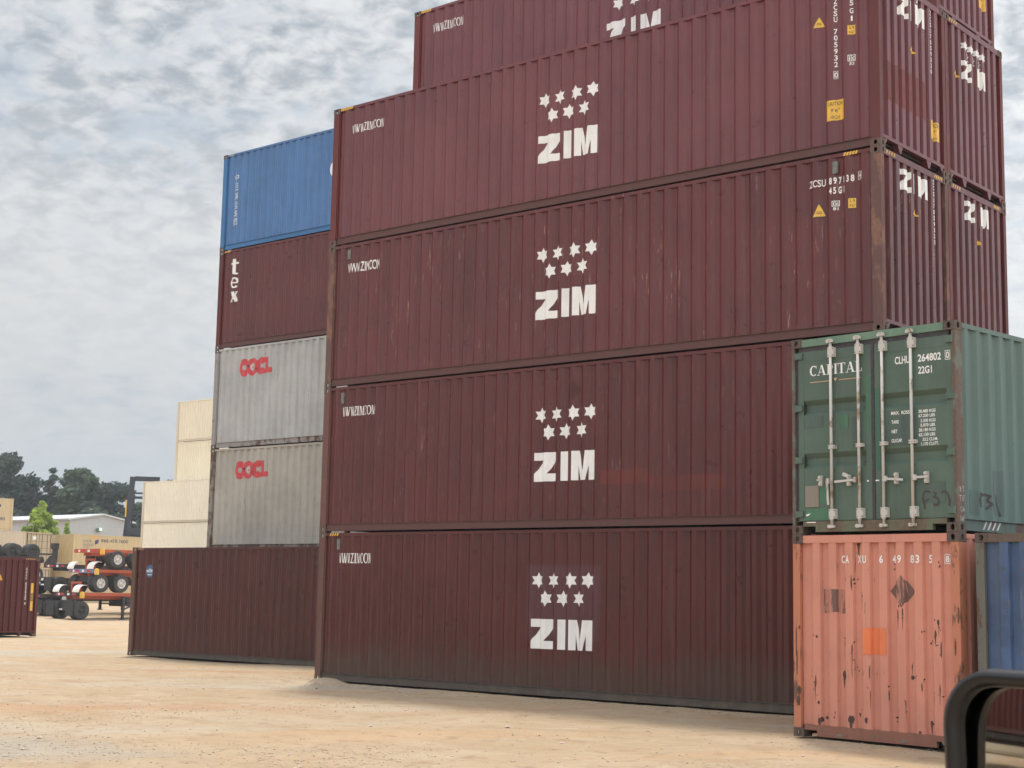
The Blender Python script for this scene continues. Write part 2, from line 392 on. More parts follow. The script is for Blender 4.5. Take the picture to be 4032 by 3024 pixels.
def text2d(s, bold=0.0, cjk=False):
    key = (s, bold)
    if key in _cache: return _cache[key]
    cu = bpy.data.curves.new('t', 'FONT'); cu.body = s; cu.size = 1; cu.offset = bold; cu.resolution_u = 4
    ob = bpy.data.objects.new('t', cu); C.objects.link(ob); bpy.context.view_layer.update()
    dg = bpy.context.evaluated_depsgraph_get()
    me = bpy.data.meshes.new_from_object(ob.evaluated_get(dg))
    vs = [(v.co.x, v.co.y, 0.0) for v in me.vertices]; fs = [tuple(p.vertices) for p in me.polygons]
    bpy.data.objects.remove(ob); bpy.data.curves.remove(cu); bpy.data.meshes.remove(me)
    _cache[key] = (vs, fs); return vs, fs
def fit(vf, u0, v0, u1, v1):
    vs, fs = vf; xs = [v[0] for v in vs]; ys = [v[1] for v in vs]; a, b, c, d = min(xs), max(xs), min(ys), max(ys)
    sx = (u1-u0)/max(1e-6, b-a); sy = (v1-v0)/max(1e-6, d-c)
    return [(u0+(x-a)*sx, v0+(y-c)*sy, z) for x, y, z in vs], fs
def join(*vfs):
    vs = []; fs = []
    for v, f in vfs: o = len(vs); vs += v; fs += [tuple(i+o for i in q) for q in f]
    return vs, fs
def decal(name, vf, face, material, parent, lift=0.004, label=None):
    vs, fs = vf
    me = bpy.data.meshes.new(name); me.from_pydata(vs, [], fs)
    bm = bmesh.new(); bm.from_mesh(me)
    bmesh.ops.triangulate(bm, faces=[f for f in bm.faces if len(f.verts) > 4])
    us = [v.co.x for v in bm.verts]
    if us:
        lo, hi = min(us), max(us)
        for c in face.cuts():
            if lo < c < hi: bmesh.ops.bisect_plane(bm, geom=bm.verts[:]+bm.edges[:]+bm.faces[:], plane_co=(c, 0, 0), plane_no=(1, 0, 0), dist=1e-5)
    for v in bm.verts: v.co = Vector(face.map(v.co.x, v.co.y, lift+v.co.z))
    bmesh.ops.recalc_face_normals(bm, faces=bm.faces[:])
    bm.to_mesh(me); bm.free(); me.materials.append(None)
    o = put(name, me, material, parent)
    if label: o['label'] = label
    return o
def rect(u0, v0, u1, v1): return [(u0, v0), (u1, v0), (u1, v1), (u0, v1)]
def frame2d(u0, v0, u1, v1, t): return [rect(u0, v0, u1, v0+t), rect(u0, v1-t, u1, v1), rect(u0, v0+t, u0+t, v1-t), rect(u1-t, v0+t, u1, v1-t)]
def ell(cx, cy, rx, ry, n=20, a0=0, a1=360): return [(cx+rx*math.cos(R(a0+(a1-a0)*i/n)), cy+ry*math.sin(R(a0+(a1-a0)*i/n))) for i in range(n if a1-a0 >= 360 else n+1)]
def ring(cx, cy, rx, ry, tx, ty, a0=0, a1=360, n=22):
    r = []
    for i in range(n):
        p, q = R(a0+(a1-a0)*i/n), R(a0+(a1-a0)*(i+1)/n)
        r.append([(cx+rx*math.cos(p), cy+ry*math.sin(p)), (cx+rx*math.cos(q), cy+ry*math.sin(q)), (cx+(rx-tx)*math.cos(q), cy+(ry-ty)*math.sin(q)), (cx+(rx-tx)*math.cos(p), cy+(ry-ty)*math.sin(p))])
    return r
def strokes(lines, wd):
    r = []
    for ln in lines:
        for (x0, y0), (x1, y1) in zip(ln, ln[1:]):
            d = Vector((x1-x0, y1-y0)); 
            if d.length < 1e-6: continue
            d.normalize(); n = Vector((-d.y, d.x))*wd/2; e = d*wd*0.3
            r.append([(x0-n.x-e.x, y0-n.y-e.y), (x1-n.x+e.x, y1-n.y+e.y), (x1+n.x+e.x, y1+n.y+e.y), (x0+n.x-e.x, y0+n.y-e.y)])
    return r
def seg(x0, y0, x1, y1, wd): return [(x0-wd/2, y0), (x0+wd/2, y0), (x1+wd/2, y1), (x1-wd/2, y1)]
SERIF = {   # hand cut roman capitals: polygons in a cell of height 1, then the advance
    'W': ([seg(.30, 0, .11, 1, .15), seg(.34, 0, .52, .9, .085), seg(.68, 0, .50, 1, .15), seg(.72, 0, .92, 1, .085), rect(-.02, .955, .24, 1), rect(.38, .955, .63, 1), rect(.82, .955, 1.02, 1)], 1.02),
    'Z': ([rect(.02, .90, .66, 1), seg(.10, .03, .58, .97, .17), rect(.02, 0, .68, .10), rect(.02, .78, .06, .95), rect(.64, .05, .68, .25)], .74),
    'I': ([rect(.10, 0, .27, 1), rect(.01, 0, .36, .05), rect(.01, .95, .36, 1)], .40),
    'M': ([rect(.07, 0, .15, 1), seg(.49, 0, .20, 1, .16), seg(.50, 0, .79, 1, .08), rect(.76, 0, .92, 1), rect(0, 0, .24, .05), rect(0, .95, .24, 1), rect(.68, 0, 1.0, .05), rect(.76, .95, 1.0, 1)], 1.04),
    'C': (ring(.40, .5, .37, .51, .17, .085, 48, 312) + [rect(.62, .70, .67, 1)], .74),
    'O': (ring(.42, .5, .40, .51, .17, .085), .86),
    'A': ([seg(.11, 0, .42, 1, .05), seg(.70, 0, .43, 1, .17), rect(.22, .28, .56, .34), rect(-.02, 0, .24, .05), rect(.53, 0, .88, .05)], .88),
    'P': ([rect(.12, 0, .28, 1), rect(.01, 0, .40, .05), rect(.01, .95, .30, 1)] + ring(.34, .72, .32, .28, .15, .06, -90, 90), .70),
    'T': ([rect(.26, 0, .43, 1), rect(.0, .94, .70, 1), rect(.0, .76, .05, .96), rect(.65, .76, .70, .96), rect(.15, 0, .54, .05)], .74),
    'L': ([rect(.10, 0, .27, 1), rect(.01, 0, .60, .06), rect(.01, .95, .37, 1), rect(.57, .0, .62, .30)], .66),
    '.': ([rect(.04, 0, .18, .14)], .22)}
def serif(s):
    ps = []; x = 0
    for ch in s:
        g, adv = SERIF[ch]; ps += [[(px+x, py) for px, py in p] for p in g]; x += adv
    return flat_poly(ps)
def vtext(face, parent, name, mt, items, u, h, wd, bold=0.02):
    """upright characters stacked down a panel: items = [(char, v centre)]"""
    vfs = []
    for ch, v in items:
        k = 0.45 if ch == '1' else 1.0
        vfs.append(fit(text2d(ch, bold), u-wd*k/2, v-h/2, u+wd*k/2, v+h/2))
    return decal(name, join(*vfs), face, mt, parent)
def star(cx, cy, r):
    pts = []
    for k in range(12):
        a = R(90+30*k); q = r if k % 2 == 0 else r*0.577; pts.append((cx+q*math.cos(a)*0.98, cy+q*math.sin(a)))
    # six points as small triangles round a hexagon
    ps = [[pts[k] for k in (1, 3, 5, 7, 9, 11)]]
    for k in (0, 2, 4, 6, 8, 10): ps.append([pts[k-1], pts[k], pts[(k+1) % 12]])
    return ps
def zim_polys(u0, v0, wd, h):
    z = [[(0, .735), (0, 1), (.363, 1), (.363, .735)], [(.150, .735), (.363, .735), (.363, .72), (.218, .28), (.075, .27), (0, .25), (0, .27), (.135, .62), (.150, .70)]]
    zz_ = [[(0, .73), (.155, .73), (.155, 1), (0, 1)], [(.155, .73), (.363, .72), (.363, 1), (.155, 1)], [(0, .26), (.218, .27), (.363, .72), (.155, .73)], [(0, 0), (.363, 0), (.363, .27), (.218, .27), (0, .26)]]
    i_ = [rect(.447, 0, .555, 1)]
    m_ = [rect(.626, 0, .730, 1), rect(.897, 0, 1.0, 1), [(.730, 1), (.737, 1), (.845, 0), (.765, 0), (.730, .45)], [(.845, 0), (.897, .45), (.897, 1), (.842, 1), (.80, .42)]]
    m_ = [rect(.626, 0, .726, 1), rect(.900, 0, 1.0, 1), [(.726, 1), (.742, 1), (.815, .33), (.778, 0), (.760, 0), (.726, .5)], [(.815, .33), (.848, 1), (.900, 1), (.900, .5), (.858, 0), (.778, 0)]]
    return [[(u0+x*wd, v0+y*h) for x, y in p] for p in zz_+i_+m_]
STARS = [(.106, 1.190/.515), (.366, 1.190/.515), (.643, 1.195/.515), (.925, 1.200/.515), (.233, .866/.515), (.521, .873/.515), (.786, .880/.515)]
def zim_marks(t, face, seed, du=0.0, dv=0.0, worn_=False):
    mt = M['white_worn'] if worn_ else M['white']
    u0, v0 = 5.44+du, 0.82+dv
    decal('logo_lettering', flat_poly(zim_polys(u0, v0, 1.32, 0.512)), face, mt, t)
    for sx, sy in ((5.573, 1.999), (5.917, 2.0), (6.284, 2.003), (6.66, 2.006), (5.743, 1.686), (6.122, 1.689), (6.47, 1.694)): decal('logo_star', flat_poly(star(sx+du, sy+dv, 0.14)), face, mt, t)
def hazard(t, L, H, where, u0, n=4, mt=None, step=0.065):
    """yellow slashes on the rail by a top corner"""
    ps = []
    for k in range(n): ps.append([(u0+k*step, H-0.072), (u0+k*step+0.034, H-0.072), (u0+k*step+0.056, H-0.020), (u0+k*step+0.022, H-0.020)])
    f = Face('flat_front' if where == 'front' else 'flat_end', L)
    if where == 'front': decal('hazard_stripes', flat_poly(ps), f, mt or M['yellow'], t, lift=-0.004)
    else: decal('hazard_stripes', flat_poly([[(x, y-0.012) for x, y in p] for p in ps]), f, mt or M['yellow'], t, lift=-0.005)
def sticker(t, face, name, u0, v0, u1, v1, lines, base='yellow', ink='black'):
    decal(name, flat_poly([rect(u0, v0, u1, v1)]), face, M[base], t)
    if lines:
        n = len(lines); h = (v1-v0)/n; vfs = []
        for i, s in enumerate(lines):
            pad = (0.09 if len(s) > 5 else 0.27 if n > 2 else 0.18)*(u1-u0)
            vfs.append(fit(text2d(s, 0.0), u0+pad, v1-(i+0.80)*h, u1-pad, v1-(i+0.26)*h))
        o = decal(name+'_print', join(*vfs), face, M[ink], t, lift=0.007)
def tri(t, face, u0, v0, u1, v1, border=False):
    if border: decal('warning_border', flat_poly([[(u0-.025, v0-.018), (u1+.025, v0-.018), ((u0+u1)/2, v1+.035)]]), face, M['black'], t, lift=0.003)
    decal('warning_triangle', flat_poly([[(u0, v0), (u1, v0), ((u0+u1)/2, v1)]]), face, M['yellow'], t, lift=0.006)
    c = (u0+u1)/2; d = (u1-u0)
    decal('warning_print', flat_poly([rect(c-d*.18, v0+.07, c+d*.18, v0+.078), rect(c-d*.22, v0+.045, c+d*.22, v0+.053)]), face, M['black'], t, lift=0.008)
def ic_mark(t, face, u0, v0, u1, v1, num):
    um = u0+(u1-u0)*0.42
    ps = frame2d(u0, v0, u1, v1, 0.010) + [rect(um, v0+0.01, um+0.008, v1-0.01)]
    vf = join(flat_poly(ps), fit(text2d('i', 0.02), u0+.020, v0+.018, um-.012, v1-.016), fit(text2d('c', 0.02), um+.014, v0+.018, u1-.016, v1-.03),
              fit(text2d(num, 0.02), u0+.022, v0-.062, u1-.022, v0-.014))
    decal('code_mark', vf, face, M['white_clean'], t)
def vent(t, face, u0, v0, u1, v1, mt=None):
    b = MB(); x0, x1 = u0, u1; b.box(x0, x1, -0.004, 0.03, v0, v1); b.box(x0+.02, x1-.02, -0.012, -0.004, v0+.06, v1-.03)
    b.build('vent_cover', mt or M['vent'], t)
M['vent'] = plain('grey_vent', (0.16, 0.16, 0.14), 0.6, 0.25, 15)

HC, ST, L40, L20 = 2.896, 2.591, 12.192, 6.058
FR, EN, EN20 = Face('front', L40), Face('end', L40), Face('end', L20)
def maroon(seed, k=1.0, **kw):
    b = (MAROON[0]*k**1.3, MAROON[1]*k**2.3, MAROON[2]*k**3.0); d = dict(rust=0.25, streak=0.35, seed=seed, rough=0.33); d.update(kw)  # k: tone per box, raised upward to paint the pale purple veil into the colour
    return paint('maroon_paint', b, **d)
M['rail_dark'] = rusty('dark_rail', (0.100, 0.040, 0.036), 0.25, 3, (0.07, 0.05, 0.04))
M['cast'] = rusty('rusty_casting', (0.12, 0.06, 0.05), 0.7, 1, (0.11, 0.075, 0.055))
M['grime'] = rusty('grimy_rail', (0.075, 0.058, 0.046), 0.4, 8, (0.10, 0.08, 0.06))
ZG = 'maroon containers of the near stack'
# near row, four high
pm = maroon(1, 0.86, dirt=0.8, rust=0.25); fm = rusty('brown_post', (0.115, 0.050, 0.040), 0.45, 11)
z1 = container('shipping_container', 'maroon container with white stars, lowest of the near stack, standing on the dirt', L40, HC, (0, 0, 0), 0, pm, fm, M['cast'], ZG, rail_m=M['grime'])
zim_marks(z1, FR, 1, 0, 0, True)
decal('repaint_patch', flat_poly([rect(5.30, 0.98, 6.92, 2.26)]), FR, paint('plum_patch_paint', (0.085, 0.026, 0.030), 0.1, seed=141, rough=0.36), z1, lift=0.002)
decal('website_lettering', fit(serif('WWW.ZIM.COM'), 0.547, 2.29, 1.455, 2.485), FR, M['white'], z1)
hazard(z1, L40, HC, 'front', 0.30, 4); vent(z1, FR, 0.52, 2.56, 0.60, 2.76)
pm = maroon(2, 0.98, scratch=0.5, rust=0.22); fm = rusty('brown_post', (0.135, 0.055, 0.046), 0.4, 12)
z2 = container('shipping_container', 'maroon container with white stars, second up in the near stack, beside the green one', L40, HC, (0, 0, HC), 0, pm, fm, M['cast'], ZG, rail_m=M['rail_dark'])
zim_marks(z2, FR, 2, 0.015, 0.01, True)
decal('repaint_patch', flat_poly([rect(6.9, 0.74, 7.9, 0.98)]), FR, paint('red_patch_paint', (0.125, 0.022, 0.016), 0.1, seed=142, rough=0.36), z2, lift=0.002)
decal('repaint_patch', flat_poly([rect(7.9, 0.60, 9.4, 0.84)]), FR, paint('red_patch_paint', (0.115, 0.021, 0.016), 0.1, seed=143, rough=0.36), z2, lift=0.002)
decal('placard_ghost', flat_poly([[(6.10, 2.42), (6.28, 2.24), (6.46, 2.42), (6.28, 2.60)]]), FR, paint('dark_ghost_paint', (0.070, 0.016, 0.015), 0.1, seed=144, rough=0.5), z2, lift=0.002)
decal('website_lettering', fit(serif('WWW.ZIM.COM'), 0.507, 2.287, 1.427, 2.470), FR, M['white'], z2)
vent(z2, FR, 0.50, 2.55, 0.58, 2.76)
pm = maroon(3, 1.12, scratch=1.0, rust=0.4, streak=0.45); fm = rusty('scuffed_post', (0.115, 0.052, 0.044), 0.42, 13, (0.19, 0.09, 0.06))
z3 = container('shipping_container', 'scratched maroon container with white stars above the green one, third up in the near stack', L40, HC, (0, 0, 2*HC), 0, pm, fm, M['cast'], ZG, rail_m=M['rail_dark'])
zim_marks(z3, FR, 3, -0.012, 0.02)
decal('website_lettering', fit(text2d('WWW.ZIM.COM', 0.012), 0.522, 2.29, 1.428, 2.485), FR, M['white'], z3)
vent(z3, FR, 0.55, 2.58, 0.63, 2.76); vent(z3, FR, 11.368, 2.563, 11.454, 2.758)
decal('number_lettering', join(fit(text2d('ZCSU', 0.012), 10.938, 2.40, 11.225, 2.515), fit(text2d('8 9 7 1 3 8', 0.03), 11.303, 2.40, 11.719, 2.512), fit(text2d('4', 0.012), 11.80, 2.435, 11.842, 2.525),
      flat_poly(frame2d(11.784, 2.415, 11.858, 2.543, 0.007)), fit(text2d('4 5 G 1', 0.03), 11.302, 2.245, 11.557, 2.357)), FR, M['white_clean'], z3)
tri(z3, FR, 11.014, 1.922, 11.219, 2.122, True); ic_mark(z3, FR, 11.344, 2.044, 11.465, 2.134, '81')
decal('sticker_border', flat_poly([rect(11.618, 1.965, 11.755, 2.145)]), FR, M['black'], z3, lift=0.003)
sticker(z3, FR, 'height_sticker', 11.63, 1.978, 11.743, 2.133, ['2.9', "9'6\""])
hazard(z3, L40, HC, 'front', 11.55, 5, step=0.05)
hazard(z3, L40, HC, 'end', 0.19, 4, step=0.085); hazard(z3, L40, HC, 'end', 1.92, 5, step=0.065)
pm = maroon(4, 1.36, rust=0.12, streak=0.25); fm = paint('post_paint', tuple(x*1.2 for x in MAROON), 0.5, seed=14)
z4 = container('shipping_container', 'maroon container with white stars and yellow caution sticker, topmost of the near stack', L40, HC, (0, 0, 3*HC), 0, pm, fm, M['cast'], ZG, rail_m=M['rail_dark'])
zim_marks(z4, FR, 4, -0.012, 0.015)
decal('website_lettering', fit(serif('WWW.ZIM.COM'), 0.514, 2.30, 1.448, 2.470), FR, M['white'], z4)
hazard(z4, L40, HC, 'front', 0.20, 7, step=0.05)
tri(z4, FR, 11.05, 2.118, 11.237, 2.293)
vtext(FR, z4, 'number_lettering', M['white_clean'], list(zip('ZCSU7059320', (2.49, 2.39, 2.29, 2.19, 1.99, 1.885, 1.775, 1.665, 1.557, 1.449, 1.275))), 11.43, 0.088, 0.052)
vtext(FR, z4, 'type_lettering', M['white_clean'], [('4', 2.52), ('5', 2.40), ('G', 2.27), ('1', 2.145)], 11.71, 0.088, 0.052)
decal('check_digit_box', flat_poly(frame2d(11.395, 1.210, 11.462, 1.340, 0.007)), FR, M['white_clean'], z4)
sticker(z4, FR, 'height_sticker', 11.65, 1.88, 11.765, 2.032, ['2.9', "9'6\""]); ic_mark(z4, FR, 11.647, 1.443, 11.763, 1.548, '33')
sticker(z4, FR, 'caution_sticker', 11.263, 0.535, 11.562, 0.867, ['CAUTION', "9'6\"", 'HIGH'])
# their right-hand ends
def end_marks(t, v0, tri_v, stars=False, caution=None, num=True, du=0.0, tri_u=1.13):
    decal('end_lettering', flat_poly(zim_polys(0.74+du, v0, 0.92, 0.335)), EN, M['white_clean'], t)
    if stars:
        for x, y in ((.83, .60), (1.08, .60), (1.33, .60), (1.58, .60), (.95, .42), (1.20, .42), (1.45, .42)): decal('end_star', flat_poly(star(x+du, v0+y, 0.095)), EN, M['white_clean'], t)
    tri(t, EN, tri_u+du-0.02, tri_v, tri_u+0.21+du-0.02, tri_v+0.16)
    if num: vtext(EN, t, 'end_number', M['white_clean'], [(c, v0+0.36-0.1*i) for i, c in enumerate('ZCSU7059320')], 1.90, 0.075, 0.05)
    if caution: sticker(t, EN, 'caution_sticker', 1.845, caution, 2.15, caution+0.32, ['CAUTION', "9'6\"", 'HIGH'])
end_marks(z4, 2.34, 1.83, True, 0.553)
decal('repaint_patch', flat_poly([rect(0.255, 0.805, 1.66, 1.436)]), EN, paint('patch_paint', (0.150, 0.040, 0.038), 0.1, seed=44, rough=0.6), z4, lift=0.002)
end_marks(z3, 2.365, 2.03)
# second row, five high
G2 = 'maroon containers of the second row'
ys = 2*W + 0.003 - W + 0.0
def row2(i, label, k, seed, dx=0.0):
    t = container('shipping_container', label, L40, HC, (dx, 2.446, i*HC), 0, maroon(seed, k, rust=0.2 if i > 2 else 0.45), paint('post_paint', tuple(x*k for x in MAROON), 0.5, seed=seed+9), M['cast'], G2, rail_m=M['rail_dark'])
    return t
row2(0, 'maroon container on the ground hidden behind the near stack, in the second row', 0.9, 21)
row2(1, 'maroon container hidden behind the near stack, second up in the second row', 0.95, 22)
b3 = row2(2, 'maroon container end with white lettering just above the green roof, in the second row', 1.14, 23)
end_marks(b3, 2.37, 2.03, num=False, du=0.02); hazard(b3, L40, HC, 'end', 0.19, 4, step=0.085); hazard(b3, L40, HC, 'end', 1.9, 4)
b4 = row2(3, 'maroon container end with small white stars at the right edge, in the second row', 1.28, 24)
end_marks(b4, 1.95, 1.91, True, None, num=False, du=0.02, tri_u=0.36); hazard(b4, L40, HC, 'end', 0.19, 4, step=0.085)
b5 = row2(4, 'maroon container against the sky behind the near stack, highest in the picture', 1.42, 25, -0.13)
zim_marks(b5, FR, 5, -0.19, 0.10); decal('website_lettering', fit(serif('WWW.ZIM.COM'), 0.53, 2.31, 1.45, 2.50), FR, M['white'], b5)
hazard(b5, L40, HC, 'front', 0.20, 6, step=0.05); sticker(b5, EN, 'caution_sticker', 1.807, 0.683, 2.09, 1.0, ['CAUTION', "9'6\"", 'HIGH'])

# left group: brown container in front, four high behind it on a hidden one
ZL = -0.07
br = container('shipping_container', 'rusty dark brown container with small round blue sticker, standing in front of the grey ones', L40, HC, (-12.25, 4.6, ZL), 0, maroon(31, 0.72, rust=0.4, scratch=0.75, scratchcol=(0.20, 0.075, 0.045), dirt=0.2, streak=0.6), rusty('rusty_post', (0.13, 0.06, 0.045), 0.7, 31), M['cast'], None, rail_m=M['grime'])
decal('round_sticker', flat_poly([ell(0.785, 2.254, 0.155, 0.172)]), FR, plain('blue_sticker', (0.045, 0.10, 0.20), 0.5), br)
decal('sticker_lettering', join(fit(text2d('eSky', 0.02), 0.66, 2.20, 0.925, 2.32), flat_poly([rect(0.70, 2.150, 0.90, 2.172)])), FR, M['white_clean'], br, lift=0.007)
hazard(br, L40, HC, 'front', 0.24, 4, plain('faded_yellow', (0.40, 0.27, 0.12), 0.6))
gl = 'containers of the left stack'
lx, ly = -12.25, 7.13
container('shipping_container', 'container at the foot of the left stack, hidden behind the rusty brown one', L40, HC, (lx, ly, ZL), 0, maroon(32, 0.9), M['rail_dark'], M['cast'], gl)
grey = lambda s, c: paint('grey_paint', c, 0.2, (0.16, 0.10, 0.07), 0.28, (0.27, 0.23, 0.19), seed=s, rough=0.6, scratch=0.7, scratchcol=(0.20, 0.13, 0.09), pale=0.12)
def oocl(t, v0):
    u = 1.08; h = 0.47; ps = []
    ps += ring(u+0.21, v0+h*.5, 0.225, h*.54, 0.16, 0.175, 0, 360, 24)
    ps += ring(u+0.575, v0+h*.5, 0.235, h*.54, 0.125, 0.13, 0, 360, 24)
    ps += ring(u+0.935, v0+h*.5, 0.235, h*.53, 0.17, 0.18, 32, 328, 22)
    ps += [rect(u+1.09, v0+.02, u+1.24, v0+h), rect(u+1.24, v0+.02, u+1.375, v0+.165), [(u+1.02, v0+h-.09), (u+1.09, v0+h-.09), (u+1.09, v0+h), (u+.97, v0+h)], [(u+1.0, v0+.02), (u+1.09, v0+.02), (u+1.09, v0+.11), (u+1.02, v0+.11)]]
    decal('line_lettering', flat_poly(ps), FR, M['red'], t)
    fl = []
    for k in range(5): a = R(90+72*k); fl.append(ell(u+0.575+0.052*math.cos(a), v0+h*.5+0.06*math.sin(a), 0.042, 0.048, 10))
    decal('flower_mark', flat_poly(fl), FR, plain('pale_flower', (0.50, 0.46, 0.43), 0.6), t, lift=0.007)
    decal('flower_centre', flat_poly([ell(u+0.565, v0+h*.48, 0.026, 0.032, 8)]), FR, M['red'], t, lift=0.011)
g1m = grey(33, (0.375, 0.345, 0.295)); gp = rusty('brown_grey_post', (0.23, 0.20, 0.17), 0.5, 33)
o2 = container('shipping_container', 'beige grey container with red lettering, lower of the two grey ones', L40, HC, (lx, ly, ZL+HC), 0, g1m, gp, M['cast'], gl)
oocl(o2, 2.01); decal('yellow_square', flat_poly([rect(0.30, 0.22, 0.38, 0.30)]), FR, M['yellow'], o2)
g2m = grey(34, (0.385, 0.385, 0.375)); gp2 = rusty('grey_post', (0.27, 0.25, 0.24), 0.35, 34)
o1 = container('shipping_container', 'light grey container with red lettering and rust runs, upper of the two grey ones', L40, HC, (lx, ly, ZL+2*HC), 0, g2m, gp2, M['cast'], gl)
oocl(o1, 2.03); decal('yellow_square', flat_poly([rect(0.30, 0.22, 0.38, 0.30)]), FR, M['yellow'], o1)
tx = container('shipping_container', 'maroon container with tall white letters, under the blue one', L40, HC, (lx, ly, ZL+3*HC), 0, maroon(35, 1.1, rust=0.3), paint('post_paint', MAROON, 0.3, seed=35), M['cast'], gl, rail_m=M['rail_dark'])
SERIFL = {'t': [rect(.16, .14, .48, .98), rect(.0, .66, .70, .78)] + ring(.50, .20, .34, .20, .30, .11, 180, 310, 8),
          'e': ring(.42, .5, .42, .5, .26, .14, 0, 318, 20) + [rect(.12, .44, .80, .56)],
          'x': [seg(.64, 0, .18, 1, .34), seg(.12, 0, .62, 1, .13), rect(-.04, 0, .28, .09), rect(.42, 0, .86, .09), rect(-.04, .91, .40, 1), rect(.46, .91, .78, 1)]}
decal('vertical_lettering', join(fit(flat_poly(SERIFL['t']), 0.50, 2.14, 0.84, 2.60), fit(flat_poly(SERIFL['e']), 0.51, 1.74, 0.87, 2.06), fit(flat_poly(SERIFL['x']), 0.53, 1.34, 0.90, 1.64)), FR, M['white_clean'], tx)
hazard(tx, L40, HC, 'front', 0.24, 4); hazard_m = plain('faint_yellow', (0.45, 0.36, 0.22), 0.6)
bl = container('shipping_container', 'bright blue container with vertical Chinese lettering, top of the left stack', L40, HC, (lx, ly, ZL+4*HC), 0, paint('blue_paint', (0.070, 0.160, 0.335), 0.12, streak=0.2, seed=36, rough=0.42), paint('post_paint', (0.05, 0.16, 0.35), 0.25, seed=37), M['cast'], gl)
hazard(bl, L40, HC, 'front', 0.28, 3, hazard_m)
CN = {0: [[(.12,.75),(.88,.75),(.88,.38),(.12,.38),(.12,.75)], [(.5,1),(.5,0)]],
 1: [[(.4,.9),(.9,.9)], [(.3,.64),(.98,.64)], [(.52,.64),(.42,.24)], [(.72,.64),(.72,.3),(.95,.3)], [(.08,.95),(.2,.8)], [(.05,.56),(.2,.56),(.2,.18),(.02,.05)], [(.2,.12),(.98,.05)]],
 2: [[(.05,.95),(.2,.82)], [(.02,.65),(.16,.52)], [(.02,.05),(.2,.35)], [(.45,1),(.35,.8)], [(.42,.88),(.98,.88)], [(.46,.7),(.9,.7),(.84,.02)], [(.46,.7),(.38,.22),(.95,.22)], [(.3,.46),(1,.46)], [(.62,.62),(.68,.54)], [(.6,.38),(.66,.3)]],
 3: [[(.42,.92),(.9,.92)], [(.32,.68),(.98,.68)], [(.62,.68),(.42,.28),(.92,.3)], [(.8,.44),(.95,.2)], [(.08,.95),(.2,.8)], [(.05,.56),(.2,.56),(.2,.18),(.02,.05)], [(.2,.12),(.98,.05)]],
 4: [[(.35,1),(.1,.7)], [(.27,.86),(.27,.42)], [(.55,1),(.62,.9)], [(.27,.86),(.92,.86)], [(.27,.72),(.88,.72)], [(.27,.58),(.88,.58)], [(.27,.44),(.94,.44)], [(.58,.86),(.58,.44)], [(.05,.28),(.95,.28)], [(.5,.42),(.5,0)], [(.46,.26),(.08,.02)], [(.54,.26),(.94,.02)]],
 5: [[(.1,.95),(.92,.95),(.92,.03),(.1,.03),(.1,.95)], [(.22,.7),(.82,.7)], [(.58,.86),(.58,.18),(.45,.22)], [(.56,.68),(.25,.28)]]}
vf = []
for k, (a, b) in enumerate(((2.26, 2.02), (1.985, 1.745), (1.695, 1.47), (1.42, 1.20), (1.165, 0.955), (0.915, 0.72))):
    vf.append(fit(flat_poly(strokes(CN[k], 0.095)), 0.515, b, 0.705, a))
decal('vertical_lettering', join(*vf), FR, plain('pale_lettering', (0.55, 0.60, 0.62), 0.5), bl)
decal('line_lettering', flat_poly(ring(4.84, 1.72, 0.28, 0.27, 0.09, 0.09, 50, 310, 18)), FR, M['white_clean'], bl)

# far left container, its end towards us
lf = container('shipping_container', 'maroon container at the left edge with yellow triangle and tall yellow strip, end towards us', L40, HC, (-27.8-L40, 9.53, -0.12), 0, maroon(41, 0.92, rust=0.2, rough=0.5), paint('post_paint', tuple(x*0.95 for x in MAROON), 0.4, seed=41), M['cast'], None, rail_m=M['rail_dark'])
tri(lf, EN, 0.72, 2.04, 0.91, 2.26)
hazard(lf, L40, HC, 'end', 1.84, 5, plain('orange_yellow', (0.55, 0.33, 0.12), 0.5), step=0.085)
vtext(EN, lf, 'number_lettering', M['white_clean'], list(zip('GAOU6119359', (2.47, 2.36, 2.25, 2.14, 1.94, 1.83, 1.72, 1.61, 1.50, 1.39, 1.20))), 1.90, 0.095, 0.06)
decal('caution_strip', flat_poly([rect(2.118, 0.94, 2.225, 1.955)]), Face('flat_end', L40), M['yellow'], lf, lift=-0.012)
decal('caution_block', flat_poly([rect(2.125, 1.30, 2.218, 1.59)]), Face('flat_end', L40), M['black'], lf, lift=-0.009)
decal('caution_dashes', flat_poly([rect(2.14, 1.33+0.055*k, 2.203, 1.355+0.055*k) for k in range(5)]), Face('flat_end', L40), M['yellow'], lf, lift=-0.006)
b = MB(); b.box(L40-0.03, L40-0.018, 2.105, 2.24, 0.92, 1.975); b.build('strip_backing', M['rail_dark'], lf)

